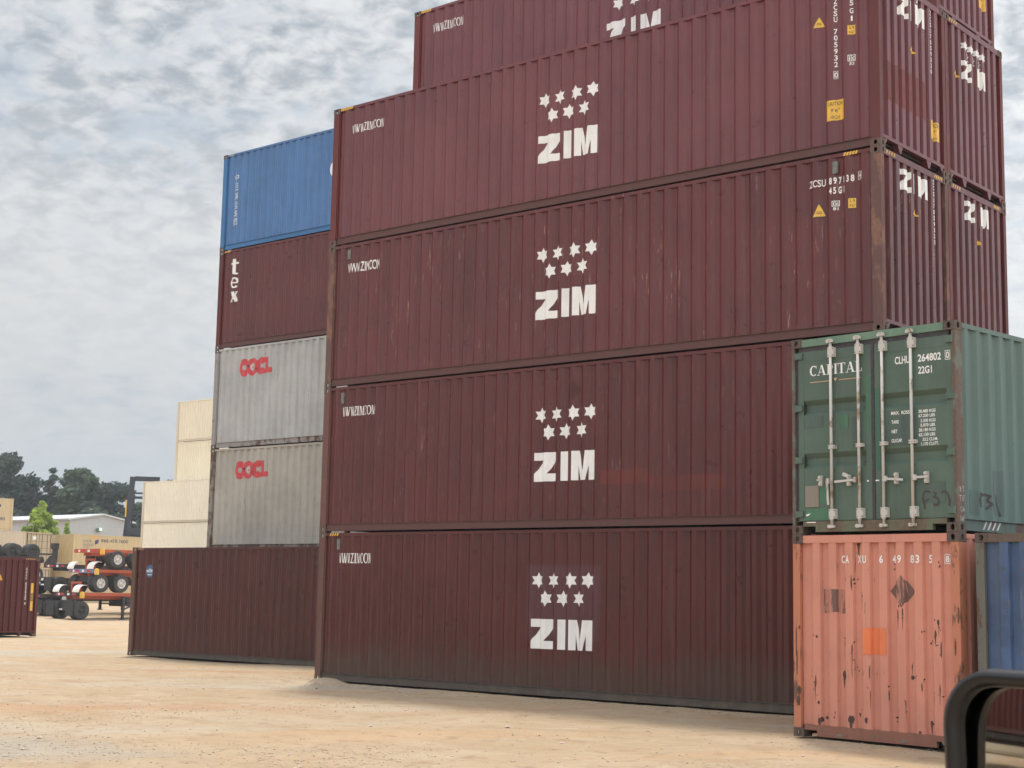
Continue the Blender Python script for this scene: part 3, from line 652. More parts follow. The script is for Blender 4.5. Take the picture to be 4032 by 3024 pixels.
# ------------------------------------------------------------------ near right stack: orange below, green above, blue beside
RS = -math.pi/2 - 0.12
def place_end(ox, oy, z, L):
    """location so that the +x end's left corner (as read from outside) stands at ox, oy"""
    ax = Vector((math.cos(RS), math.sin(RS), 0)); return (ox-ax.x*L, oy-ax.y*L, z)
og = paint('faded_orange_paint', (0.535, 0.225, 0.16), 0.32, (0.075, 0.042, 0.03), 0.25, (0.40, 0.13, 0.085), seed=51, rough=0.6, fade=0.08, scratch=0.9, scratchcol=(0.12, 0.06, 0.04))
ogp = rusty('orange_post_rust', (0.46, 0.17, 0.095), 0.30, 51, (0.15, 0.07, 0.04))
cast_r = rusty('brown_casting', (0.10, 0.062, 0.045), 0.6, 52, (0.085, 0.06, 0.048))
orange = container('shipping_container', 'faded orange container with rust spots, standing on the dirt under the green one', L20, ST, place_end(12.386, -3.144, 0, L20), RS, og, ogp, cast_r, None, plus='full', minus='full', sill_m=paint('grimy_orange_paint', (0.40, 0.165, 0.115), 0.5, seed=53, dirt=0.5, rough=0.65), rail_m=ogp)
cx = [0.752, 0.842, 0.998, 1.096, 1.343, 1.504, 1.602, 1.76, 1.861, 2.018]
vfs = [fit(text2d(c, 0.025), x-0.026, 2.218, x+0.026, 2.318) for c, x in zip('CAXU649835', cx)]
vfs += [fit(text2d('8', 0.025), 2.222, 2.226, 2.270, 2.306), flat_poly(frame2d(2.208, 2.208, 2.284, 2.324, 0.007))]
decal('number_lettering', join(*vfs), EN20, M['white_clean'], orange)
stain = worn('dark_stain', (0.165, 0.085, 0.07), (0.42, 0.18, 0.13), 0.95, 55, 0.75)
decal('placard_stain', flat_poly([[(1.44, 1.872), (1.62, 1.675), (1.80, 1.868), (1.62, 2.068)]]), EN20, stain, orange)
decal('label_stain', flat_poly([rect(0.446, 1.72, 0.789, 1.887), rect(0.446, 1.585, 0.56, 1.72), rect(0.585, 1.60, 0.70, 1.72), rect(0.72, 1.585, 0.789, 1.72)]), EN20, stain, orange)
decal('orange_patch', flat_poly([rect(1.04, 1.085, 1.40, 1.412)]), EN20, paint('orange_patch_paint', (0.62, 0.165, 0.065), 0.1, seed=54), orange)
BLOBS = [(0.985,2.451,0.039,0.035),(0.898,1.988,0.015,0.116),(1.506,2.143,0.015,0.015),(0.967,2.017,0.012,0.012),(0.749,0.806,0.031,0.077),(1.741,0.828,0.035,0.031),(0.898,1.127,0.012,0.116),(1.16,1.306,0.01,0.135),(1.153,0.873,0.012,0.116),(2.164,1.175,0.015,0.116),(0.401,0.221,0.039,0.068),(0.874,0.264,0.058,0.077),(1.095,0.27,0.035,0.043),(1.993,0.301,0.035,0.035),(0.387,0.451,0.027,0.027),(0.342,0.718,0.012,0.097),(0.293,1.279,0.008,0.058),(2.134,1.511,0.019,0.043),(2.089,1.354,0.019,0.077),(2.055,0.573,0.01,0.077),(1.894,0.726,0.012,0.058),(1.733,0.956,0.01,0.058),(1.572,1.581,0.012,0.097),(1.638,1.601,0.012,0.087),(1.517,0.337,0.035,0.015),(0.483,0.265,0.031,0.027),(0.623,0.275,0.015,0.015),(0.977,0.337,0.027,0.019),(2.208,0.188,0.039,0.023),(1.855,0.181,0.027,0.027),(0.969,0.873,0.01,0.019),(2.003,1.251,0.015,0.015),(1.901,1.385,0.012,0.019),(0.283,1.474,0.006,0.097),(0.796,1.218,0.006,0.077),(2.137,0.704,0.01,0.077),(1.159,0.573,0.008,0.097),(1.424,0.589,0.006,0.077),(1.664,0.512,0.01,0.058),(1.052,0.849,0.008,0.077),(0.334,0.64,0.01,0.077),(0.365,1.281,0.023,0.027),(0.806,2.007,0.008,0.029),(2.159,2.171,0.012,0.027),(1.025,1.798,0.006,0.087)]
ps = []
for (u, v, a, h) in BLOBS:
    n = 14; ph = rnd.random()*9
    ps.append([(u+a*(0.75+0.5*noise.noise(Vector((math.cos(2*math.pi*i/n)*1.4+ph, math.sin(2*math.pi*i/n)*1.4, ph))))*math.cos(2*math.pi*i/n),
                v+h*(0.75+0.5*noise.noise(Vector((math.cos(2*math.pi*i/n)*1.4, ph, math.sin(2*math.pi*i/n)*1.4+ph))))*math.sin(2*math.pi*i/n)) for i in range(n)])
for (u, v, a, h) in BLOBS:
    if h > 0.03 and rnd.random() < 0.7:      # thin run-off below the bigger scars
        ps.append([(u-a*.5, v-h*.6), (u+a*.3, v-h*.6), (u+a*.15, v-h-rnd.uniform(.05, .16)), (u-a*.1, v-h-rnd.uniform(.03, .12))])
    for q in range(2):
        uu_, vv_, r_ = u+rnd.gauss(0, .03), v+rnd.gauss(0, .07), rnd.uniform(.003, .009)
        ps.append([(uu_+r_*math.cos(k*1.05), vv_+r_*rnd.uniform(.8, 2.2)*math.sin(k*1.05)) for k in range(6)])
decal('rust_spots', flat_poly(ps), EN20, plain('rust_spot', (0.085, 0.045, 0.033), 0.85, 0.4, 30), orange, lift=0.002)
ps = []
for (u, v, a, h) in [(0.09, 0.588, .043, .07), (0.08, 0.451, .04, .08), (0.06, 0.95, .012, .2), (0.10, 1.392, .02, .03), (0.05, 1.2, .01, .25), (2.36, 1.217, .012, .12), (2.40, 0.8, .02, .12), (2.35, 0.5, .012, .18), (0.12, 1.05, .01, .12), (2.41, 1.6, .012, .12)]:
    n = 14; ph = rnd.random()*9
    ps.append([(max(0.008, min(W-0.008, u+a*(0.8+0.5*noise.noise(Vector((i*0.9, ph, 0))))*math.cos(2*math.pi*i/n))), v+h*(0.8+0.5*noise.noise(Vector((ph, i*0.9, 0))))*math.sin(2*math.pi*i/n)) for i in range(n)])
decal('post_rust', flat_poly(ps), Face('flat_end', L20), bpy.data.materials['rust_spot'], orange, lift=-0.003)
ps = []
for (u, v, a, h) in [(0.7, 0.058, .058, .027), (0.80, 0.062, .03, .02), (1.63, 0.062, .054, .03), (2.2, 0.09, .06, .03), (0.45, 0.10, .05, .012), (1.2, 0.09, .03, .02)]:
    n = 12; ph = rnd.random()*9
    ps.append([(u+a*(0.8+0.5*noise.noise(Vector((i*0.9, ph, 0))))*math.cos(2*math.pi*i/n), v+h*(0.8+0.5*noise.noise(Vector((ph, i*0.9, 0))))*math.sin(2*math.pi*i/n)) for i in range(n)])
decal('sill_scrapes', flat_poly(ps), Face('flat_end', L20), plain('grey_scrape', (0.17, 0.14, 0.11), 0.8, 0.3), orange, lift=-0.007)

GP = (0.088, 0.128, 0.098)
gm = paint('green_paint', GP, 0.2, (0.09, 0.06, 0.045), 0.3, (0.055, 0.10, 0.075), seed=61, rough=0.5, fade=0.14)
gsm = paint('green_side_paint', (0.095, 0.145, 0.122), 0.2, (0.07, 0.06, 0.05), 0.35, (0.085, 0.13, 0.11), seed=62, rough=0.45)
gpost = rusty('rusty_green_post', (0.125, 0.135, 0.105), 0.62, 61, (0.115, 0.072, 0.052))
green = container('shipping_container', 'green container with double doors and white lettering on top of the orange one', L20, ST, place_end(12.386, -3.144, ST, L20), RS, gsm, gpost, cast_r, None, plus='door', minus='full', rail_m=rusty('green_rail', (0.085, 0.12, 0.10), 0.4, 63))
LG = L20
# doors: pressed sheet with two horizontal swages each
def door_leaf(u0, u1, hinge_left):
    b = MB(); f0 = 0.030; z0, z1 = 0.175, 2.415     # f0: depth of the leaf face behind the end plane
    prof = [(z0, 0), (0.855, 0), (0.912, .060), (0.997, .060), (1.062, 0), (1.558, 0), (1.615, .060), (1.70, .060), (1.762, 0), (z1, 0)]
    ua, ub = u0+0.085, u1-0.085
    for (a, d), (c, e) in zip(prof, prof[1:]):
        b.quad((LG-f0-d, ua, a), (LG-f0-d, ub, a), (LG-f0-e, ub, c), (LG-f0-e, ua, c))
        if d or e:
            for u in (ua, ub): b.add([(LG-f0, u, a), (LG-f0-d, u, a), (LG-f0-e, u, c), (LG-f0, u, c)], [(0, 1, 2, 3)])
    b.box(LG-0.10, LG-f0+0.003, u0, ua, z0, z1); b.box(LG-0.10, LG-f0+0.003, ub, u1, z0, z1)
    b.box(LG-f0+0.0, LG-f0+0.0035, ua, ub, 2.282, 2.415); b.box(LG-f0, LG-f0+0.0035, ua, ub, 0.175, 0.337)
    return b
FDm = {0: gm, 1: paint('green_paint', tuple(x*0.94 for x in GP), 0.16, (0.09, 0.06, 0.045), 0.3, (0.055, 0.10, 0.075), seed=64, fade=0.14)}
FL = Face('flat_end', L20)
def on_door(t, name, vf, mt, lift=0.0): return decal(name, vf, FL, mt, t, lift=-0.030+0.006+lift)
for i, (u0, u1) in enumerate(((0.095, 1.222), (1.270, 2.384))):
    d = put('door', door_leaf(u0, u1, i == 0).mesh('door'), FDm[i], green)
    rods = (0.632, 1.052) if i == 0 else (1.407, 1.825)
    for ru in rods:
        rr = MB(); x = LG+0.010
        rr.tube((x, ru, 0.10), (x, ru, 2.50), 0.0195, n=12)
        rr.build('lock_rod', M['zinc'], d, True)
        for zc in (2.365, 1.122, 0.258):
            kb = MB()
            if zc == 1.122: kb.box(LG-0.028, LG+0.034, ru-0.034, ru+0.062, 1.10, 1.145)
            else:
                kb.box(LG-0.028, LG+0.034, ru-0.033, ru+0.062, zc-0.062, zc+0.062)
                kb.tube((x, ru, zc+(0.0621 if zc > 1 else -0.0621)), (x, ru, zc+(0.080 if zc > 1 else -0.080)), 0.027)
            kb.build('rod_bracket', M['zinc'], d)
        bo = MB()
        for zc in (2.365, 0.258):
            for du in (-0.022, 0.05):
                for dz in (-0.042, 0.042): bo.tube((LG+0.034, ru+du, zc+dz), (LG+0.037, ru+du, zc+dz), 0.009 if du > 0 else 0.006, n=8)
        for du in (-0.024, 0.05): bo.tube((LG+0.034, ru+du, 1.122), (LG+0.037, ru+du, 1.122), 0.008, n=8)
        bo.build('bracket_bolts', M['cast'], d)
        cm_ = MB()
        for zc, s_ in ((2.515, 1), (0.10, -1)):
            cm_.box(LG+0.002, LG+0.040, ru-0.042, ru+0.046, zc-0.020, zc+0.012); cm_.tube((LG+0.042, ru-0.03, zc-0.004), (LG+0.002, ru-0.03, zc-0.004), 0.024, n=10); cm_.box(LG-0.005, LG+0.05, ru-0.024, ru+0.028, zc+0.012*s_, zc+0.024*s_)
        cm_.build('cam_lock', M['cast'] if False else M['zinc'], d)
    ue = 0.02 if i == 0 else W-0.02
    for zc in (2.36, 1.662, 0.973, 0.265):
        hm = MB()
        a, c = (0.072, 0.172) if i == 0 else (2.300, W-0.045)
        hm.box(LG-0.045, LG+0.006, min(a, c), max(a, c), zc-0.040, zc+0.040)
        hm.tube((LG-0.004, a if i == 0 else c, zc-0.045), (LG-0.004, a if i == 0 else c, zc+0.045), 0.017)
        hm.build('hinge', gm, d)
# handles
def handle(t, u_hub, u_tip, z, z_tip, hub_side, uk):
    h = MB(); x = LG+0.030
    h.box(LG+0.004, LG+0.040, u_hub-0.024, u_hub+0.024, z-0.034, z+0.034)
    h.beam((x, u_hub, z), (x, u_tip, z_tip), 0.012, 0.028)
    h.build('door_handle', M['zinc'], t)
    k = MB(); k.box(LG-0.026, LG+0.020, uk-0.022, uk+0.022, z-0.072, z+0.070); k.tube((LG+0.02, uk, z+0.045), (LG+0.045, uk, z+0.045), 0.018); k.tube((LG+0.02, uk, z-0.045), (LG+0.036, uk, z-0.045), 0.016)
    k.build('handle_catch', M['zinc'], t)
dl, dr_ = [o for o in green.children if o.name.startswith('door')]
h = MB(); h.box(LG+0.004, LG+0.040, 0.553, 0.602, 0.648, 0.716); h.beam((LG+0.03, 0.573, 0.65), (LG+0.03, 0.590, 0.375), 0.03, 0.012, (1, 0, 0)); h.build('door_handle', M['zinc'], dl)
k = MB(); k.box(LG-0.026, LG+0.012, 0.432, 0.480, 0.625, 0.758); k.tube((LG+.01, 0.456, 0.735), (LG+.04, 0.456, 0.735), 0.02); k.tube((LG+.01, 0.456, 0.65), (LG+.03, 0.456, 0.65), 0.018); k.beam((LG+.02, 0.41, 0.70), (LG+.02, 0.48, 0.715), 0.012, 0.02); k.build('handle_catch', M['zinc'], dl)
handle(dl, 1.000, 0.690, 0.683, 0.668, 1, 0.890); kk = MB(); kk.beam((LG+.03, 0.815, 0.765), (LG+.03, 0.89, 0.735), 0.012, 0.045); kk.build('latch_plate', M['zinc'], dl)
handle(dr_, 1.440, 1.700, 0.678, 0.655, 1, 1.590); handle(dr_, 1.862, 2.06, 0.676, 0.680, 1, 2.015)
g_ = MB(); g_.box(LG-0.09, LG-0.018, 1.224, 1.268, 0.16, 2.42); g_.build('centre_gasket', M['gasket'], green)
g_ = MB(); g_.box(LG-0.10, LG-0.030, 0.10, W-0.10, 2.416, 2.478); g_.box(LG-0.10, LG-0.036, 0.05, 0.094, 0.16, 2.42); g_.box(LG-0.10, LG-0.036, 2.386, W-0.046, 0.16, 2.42); g_.build('door_seal', M['gasket'], green)
b = MB(); b.prism([(0.165, 0.105), (0.165, 0.168), (W-0.165, 0.168), (W-0.165, 0.105), (W-0.36, 0.105), (W-0.36, 0.030), (0.36, 0.030), (0.36, 0.105)], LG-0.08, LG-0.012, 'x'); b.build('door_sill', rusty('rusty_green_sill', (0.11, 0.12, 0.075), 0.55, 65, (0.12, 0.085, 0.055)), green)
# header plate over the door keeps the light green
hd = [o for o in green.children if o.name.startswith('header_rail')]
for o in hd: o.material_slots[0].material = paint('header_green_paint', (0.135, 0.215, 0.15), 0.45, (0.075, 0.05, 0.04), 0.2, seed=66)
on_door(dl, 'name_lettering', fit(serif('CAPITAL'), 0.283, 2.08, 1.088, 2.218), M['white_clean'])
thin = plain('ochre_line', (0.58, 0.34, 0.20), 0.5)
on_door(dl, 'name_underline', flat_poly([rect(0.285, 1.993, 0.628, 2.003), rect(0.735, 1.993, 1.075, 2.003), [(0.655, 2.028), (0.68, 1.980), (0.712, 2.028)]]), thin)
vfs = [fit(text2d('CLHU', 0.025), 1.578, 2.115, 1.793, 2.212), fit(text2d('264802', 0.025), 1.907, 2.115, 2.233, 2.212), fit(text2d('22G1', 0.025), 1.909, 1.964, 2.104, 2.058), fit(text2d('0', 0.02), 2.303, 2.122, 2.344, 2.208), flat_poly(frame2d(2.288, 2.107, 2.360, 2.224, 0.007))]
for s, u0, v0, u1, v1 in (('MAX.  ROSS', 1.513, 1.478, 1.778, 1.522), ('TARE', 1.515, 1.366, 1.621, 1.409), ('NET', 1.518, 1.247, 1.600, 1.290), ('CU.CAP.', 1.514, 1.130, 1.668, 1.174), ('30.480 KGS', 1.906, 1.476, 2.144, 1.516), ('67.200 LBS', 1.905, 1.420, 2.134, 1.460),
                          ('2.300 KGS', 1.931, 1.358, 2.141, 1.398), ('5.070 LBS', 1.930, 1.301, 2.133, 1.341), ('28.180 KGS', 1.905, 1.243, 2.140, 1.283), ('62.130 LBS', 1.904, 1.184, 2.133, 1.225), ('33.2 CU.M.', 1.956, 1.124, 2.168, 1.164), ('1.170 CU.FT.', 1.938, 1.068, 2.179, 1.107)):
    vfs.append(fit(text2d(s, 0.022), u0, v0, u1, v1))
on_door(dr_, 'number_lettering', join(*vfs), M['white_clean'], 0.001)
F39 = [[(2.045, .488), (2.01, .505), (1.975, .500), (1.950, .465), (1.943, .42), (1.954, .378), (1.973, .295)], [(1.958, .378), (1.99, .385), (2.027, .406)], [(2.10, .488), (2.128, .470), (2.118, .445), (2.09, .427), (2.14, .420), (2.165, .387), (2.160, .35), (2.143, .328), (2.093, .337)], [(2.205, .475), (2.225, .495), (2.25, .494), (2.285, .465), (2.305, .42), (2.312, .375), (2.302, .323)]]
on_door(dr_, 'graffiti', flat_poly(strokes(F39, 0.024)), M['black'], 0.0015)
bits = [rect(0.205, 0.243, 0.245, 0.262), [(0.205, .243), (.225, .238), (.283, .270), (.24, .270)], ell(1.160, .664, .016, .012, 8), rect(1.270, .657, 1.325, .672)]
on_door(dl, 'white_scraps', flat_poly(bits[:3]), M['white_clean'], 0.002); on_door(dr_, 'white_scraps', flat_poly(bits[3:]), M['white_clean'], 0.002)
decal('white_scraps', flat_poly([rect(0.223, .150, .368, .162)]), FL, M['white_clean'], green, lift=-0.008)
pl_ = MB(); pl_.box(LG-0.03, LG-0.018, 0.196, 0.408, 0.355, 0.634); pl_.build('data_plate', rusty('aged_plate', (0.22, 0.185, 0.155), 0.4, 67, (0.16, 0.12, 0.10)), dl)
pb = paint('bright_green_paint', (0.062, 0.150, 0.088), 0.1, seed=68); pd = paint('dark_green_paint', (0.070, 0.103, 0.085), 0.1, seed=69)
for q in ((0.418, 0.40, 0.572, 0.63), (0.20, 0.185, 0.572, 0.335), (0.745, 1.36, 0.875, 1.54), (1.142, 1.28, 1.220, 2.02)): on_door(dl, 'repaint_patch', flat_poly([rect(*q)]), pb, -0.0005)
for q in ((0.19, 1.40, 0.48, 1.552), (0.93, 1.11, 1.05, 1.50)): on_door(dl, 'repaint_patch', flat_poly([rect(*q)]), pd, -0.0006)
on_door(dr_, 'repaint_patch', flat_poly([rect(1.272, 0.80, 1.352, 1.84)]), paint('teal_green_paint', (0.050, 0.125, 0.085), 0.1, seed=70), -0.0005)
for q in ((1.80, 0.36, 2.255, 0.62), (1.46, 1.09, 1.88, 1.535)): on_door(dr_, 'repaint_patch', flat_poly([rect(*q)]), pd, -0.0006)
sp_ = paint('side_patch_paint', (0.085, 0.125, 0.11), 0.1, seed=72)
BK = Face('back', L20); FBK = Face('flat_back', L20)
decal('graffiti', flat_poly(strokes([[(.62, .47), (.56, .49), (.54, .42), (.55, .33)], [(.72, .49), (.80, .47), (.76, .42), (.82, .37), (.74, .31)], [(.90, .47), (.98, .48), (.99, .38), (1.06, .24)]], 0.03)), BK, M['black'], green, lift=0.005)
for q in ((0.28, 0.22, 0.52, 0.52), (0.86, 0.25, 1.12, 0.80)): decal('repaint_patch', flat_poly([rect(*q)]), BK, sp_, green, lift=0.003)
chalk = plain('chalk', (0.55, 0.52, 0.48), 0.8)
decal('chalk_marks', flat_poly(strokes([[(.055, .50), (.075, .53), (.06, .55), (.05, .53), (.075, .50), (.06, .48)], [(.09, .52), (.10, .52)], [(.12, .53), (.14, .55), (.12, .56), (.14, .50), (.12, .49)], [(.04, .44), (.09, .44)], [(.065, .44), (.06, .37)], [(.10, .38), (.12, .44), (.15, .44), (.13, .37)], [(.09, .31), (.06, .29), (.07, .25), (.10, .26)], [(.11, .30), (.12, .25), (.135, .29), (.15, .25)], [(.06, .20), (.05, .14)], [(.08, .14), (.09, .18), (.10, .14)], [(.11, .14), (.14, .20)]], 0.006)), FBK, chalk, green, lift=0.0015-0.004)
decal('rail_scrapes', flat_poly([[(.62+.11*k, .05), (.66+.11*k, .05), (.74+.11*k, .15), (.70+.11*k, .15)] for k in range(4)]), FBK, chalk, green, lift=-0.033)
bm_ = paint('worn_blue_paint', (0.050, 0.085, 0.165), 0.75, (0.10, 0.075, 0.06), 0.75, (0.105, 0.115, 0.115), seed=71, scratch=0.9, scratchcol=(0.17, 0.17, 0.155), fade=0.3)
bluec = container('shipping_container', 'worn blue container on the ground behind the car mirror at the right edge', L20, ST, place_end(15.02, -3.47, -0.017, L20), RS, bm_, rusty('grey_green_post', (0.12, 0.115, 0.095), 0.4, 71), cast_r, None, plus='full', minus='full')
for o in bluec.children:
    if o.name.startswith(('header_rail', 'top_rail')): o.material_slots[0].material = M['cast']

# ------------------------------------------------------------------ cream containers in the far rows
GZ = 0.40
def cream(seed, c=(0.72, 0.635, 0.48)): return paint('cream_paint', c, 0.06, (0.3, 0.2, 0.12), 0.05, tuple(x*0.85 for x in c), seed=seed, rough=0.5, fade=0.04, pale=0.05)
crm = cream(81); crp = cream(82, (0.60, 0.52, 0.39))
gc = 'cream containers in the far stacks'
ordn = ('lowest', 'second', 'middle', 'fourth', 'top')
LABA = ['plain cream container hidden at the foot of the tall far stack', 'plain cream container hidden second up in the tall far stack', 'plain cream container, middle of the tall far stack behind the shorter cream ones', 'plain cream container below the topmost one in the tall far stack', 'plain cream container against the sky, topmost of the tall far stack']
LABB = ['plain cream container hidden behind the rusty brown one, foot of the shorter cream stack', 'plain cream container just above the rusty brown one, middle of the shorter cream stack', 'plain cream container beside the black mast, top of the shorter cream stack']
for i in range(5): container('storage_container', LABA[i], L40, HC, (-65.1, 46.9, GZ+i*HC), 0, crm if i % 2 else cream(83+i), crp, crp, gc)
for i in range(3): container('storage_container', LABB[i], L40, HC, (-65.28, 44.4, GZ+i*HC-0.06), 0, cream(90+i, (0.80, 0.725, 0.57)), crp, crp, gc)
# two-high row far behind the trailers
tan = lambda s, c=(0.55, 0.43, 0.26): cream(s, c)
GM = 'tan containers in the far two high row'
navy = plain('navy_lettering', (0.05, 0.05, 0.14), 0.5); greyl = plain('grey_lettering', (0.22, 0.20, 0.22), 0.5); org = plain('orange_mark', (0.75, 0.36, 0.06), 0.5)
navy2 = plain('dark_number', (0.10, 0.085, 0.12), 0.5)
def side_x(name, label, y, z, L, H, pmat, plus='tunnel', group=GM, x=-88.3):
    """long side faces +X: rotate so local -y points to +X"""
    return container(name, label, L, H, (x, y, z), math.pi/2, pmat, pmat, pmat, group, plus=plus)
z0 = 0.32
mm1 = side_x('storage_container', 'tan container with dark phone number on its side behind the orange trailers', 54.8, z0+HC, L40, HC, tan(101, (0.56, 0.43, 0.24)))
side_x('storage_container', 'tan container under the one with the phone number, mostly behind the trailers', 54.8, z0, L40, HC, tan(102))
vz = lambda v: v - (z0+HC)
FM = Face('front', L40)
u_ = lambda y: y-54.8
decal('phone_lettering', fit(text2d('866.459.7600', 0.02), u_(57.58), vz(5.50), u_(60.32), vz(5.80)), FM, navy2, mm1)
decal('name_lettering', join(fit(text2d('mobile', 0.01), u_(55.72), vz(5.46), u_(56.62), vz(5.73)), fit(text2d('modular', 0.01), u_(55.72), vz(5.16), u_(56.86), vz(5.43))), FM, greyl, mm1)
decal('small_lettering', fit(text2d('storage', 0.0), u_(55.73), vz(4.96), u_(56.40), vz(5.13)), FM, greyl, mm1)
def bookmark(t, du, dv):
    decal('blue_mark', flat_poly([[(u_(56.95)+du, vz(5.27)+dv), (u_(57.30)+du, vz(5.42)+dv), (u_(57.32)+du, vz(5.76)+dv), (u_(56.97)+du, vz(5.63)+dv)]]), FM, navy, t)
    decal('orange_mark', flat_poly([[(u_(56.5)+du, vz(5.82)+dv), (u_(57.2)+du, vz(5.79)+dv), (u_(57.32)+du, vz(5.90)+dv), (u_(56.62)+du, vz(5.93)+dv)]]), FM, org, t)
bookmark(mm1, 0, 0)
def far_doors(t, L, H):
    d = MB(); d.box(L-0.05, L-0.02, 0.16, 1.20, 0.2, H-0.12); d.box(L-0.05, L-0.02, 1.24, W-0.16, 0.2, H-0.12)
    dd = d.build('door', tan(110, (0.46, 0.37, 0.24)), t)
    r_ = MB()
    for u in (0.45, 0.95, 1.5, 2.0): r_.tube((L+0.005, u, 0.12), (L+0.005, u, H-0.1), 0.02, n=8)
    r_.box(L-0.02, L-0.012, 1.2, 1.24, 0.2, H-0.12); r_.box(L-0.02, L-0.012, 0.16, W-0.16, H-0.20, H-0.15); r_.build('lock_rods', plain('dark_rods', (0.16, 0.12, 0.09), 0.6), dd)
    b_ = MB()
    for k in range(4):
        for u in (0.22, 1.32): b_.box(L-0.02, L-0.014, u, u+0.9, 0.45+k*0.55, 0.53+k*0.55)
    b_.build('door_swage', tan(111, (0.34, 0.27, 0.18)), dd)
    p_ = MB(); p_.box(L-0.02, L-0.010, 0.62, 0.95, H-0.62, H-0.34); p_.build('white_notice', M['white_clean'], dd)
    s_ = MB(); s_.box(L-0.06, L-0.012, 0.165, W-0.165, 0.03, 0.19); s_.build('door_sill', tan(112), t)
dc = container('storage_container', 'tan container with closed doors and white notice, upper one left of the phone number', L40, HC, (-88.7-L40, 50.55, z0+HC), 0, tan(103, (0.50, 0.39, 0.235)), tan(104), tan(104), GM, plus='door'); far_doors(dc, L40, HC)
dc2 = container('storage_container', 'tan container with closed doors below the one with the white notice', L40, HC, (-88.7-L40, 50.55, z0), 0, tan(105), tan(104), tan(104), GM, plus='door'); far_doors(dc2, L40, HC)
side_x('storage_container', 'pale pinkish beige container, upper one at the left of the far two high row', 50.25-L40, z0+HC, L40, HC, tan(106, (0.56, 0.47, 0.345)))
side_x('storage_container', 'pale beige container on the ground at the left of the far two high row', 50.25-L40, z0, L40, HC, tan(107, (0.55, 0.46, 0.335)))
for zf, lab in ((z0+HC, 'plain tan container glimpsed between the closed doors and the phone number container, upper'), (z0, 'plain tan container glimpsed between the closed doors and the phone number container, lower')):
    side_x('storage_container', lab, 48.0, zf, L40, HC, tan(113, (0.52, 0.41, 0.245)), x=-92.0)
mm2 = side_x('storage_container', 'tan container with dark lettering at the left edge, third up above the far row', 48.93-L40, z0+2*HC, L40, ST, tan(108, (0.56, 0.435, 0.26)))
o48 = 48.93-L40
decal('phone_lettering', fit(text2d('866.459.7600', 0.02), 45.6-o48, 6.90-z0-2*HC, 48.25-o48, 7.19-z0-2*HC), FM, navy2, mm2)
decal('blue_mark', flat_poly([[(47.5-o48, 7.86-z0-2*HC), (47.80-o48, 8.0-z0-2*HC), (47.81-o48, 8.21-z0-2*HC), (47.5-o48, 8.12-z0-2*HC)]]), FM, navy, mm2)

# ------------------------------------------------------------------ stacked trailer chassis
def wheel_meshes():
    t_ = MB(); t_.lathe([(-.13, .28), (-.135, .44), (-.11, .505), (-.05, .52), (.05, .52), (.11, .505), (.135, .44), (.13, .28)], 30, 'x')
    for k in (-.06, 0, .06): t_.lathe([(k-.006, .521), (k+.006, .521)], 30, 'x')
    r_ = MB(); r_.lathe([(.125, .285), (.135, .265), (.06, .25), (.045, .19), (.06, .17), (.06, .10), (.12, .09), (.125, 0.0)], 26, 'x'); r_.lathe([(-.125, .285), (-.10, .25), (-.09, .0)], 26, 'x')
    h_ = MB()
    for k in range(5): a = 2*math.pi*k/5+.3; h_.tube((.05, .222*math.cos(a), .222*math.sin(a)), (.063, .222*math.cos(a), .222*math.sin(a)), .028, n=10)
    for k in range(10): a = 2*math.pi*k/10; h_.tube((.05, .135*math.cos(a), .135*math.sin(a)), (.085, .135*math.cos(a), .135*math.sin(a)), .014, n=6)
    return t_.mesh('tyre', True), r_.mesh('rim', True), h_.mesh('wheel_nuts')
TY, RI, NU = wheel_meshes()
def add_wheels(t, ys, z, track=0.93, rim=None):
    for y in ys:
        ax = MB(); ax.tube((-0.95, y, z), (0.95, y, z), 0.065, n=10); ax.build('axle', M['chassis_black'], t)
        for s in (-1, 1):
            for q in (0, 1):
                w_ = put('wheel', TY, M['tyre'], t); w_.location = (s*(track+(0.17 if q else -0.17)), y, z); w_.rotation_euler = (0, 0, 0 if s > 0 else math.pi)
                if q:
                    r_ = put('rim', RI, rim or M['rim'], w_); n_ = put('wheel_nuts', NU, M['tyre'], w_)
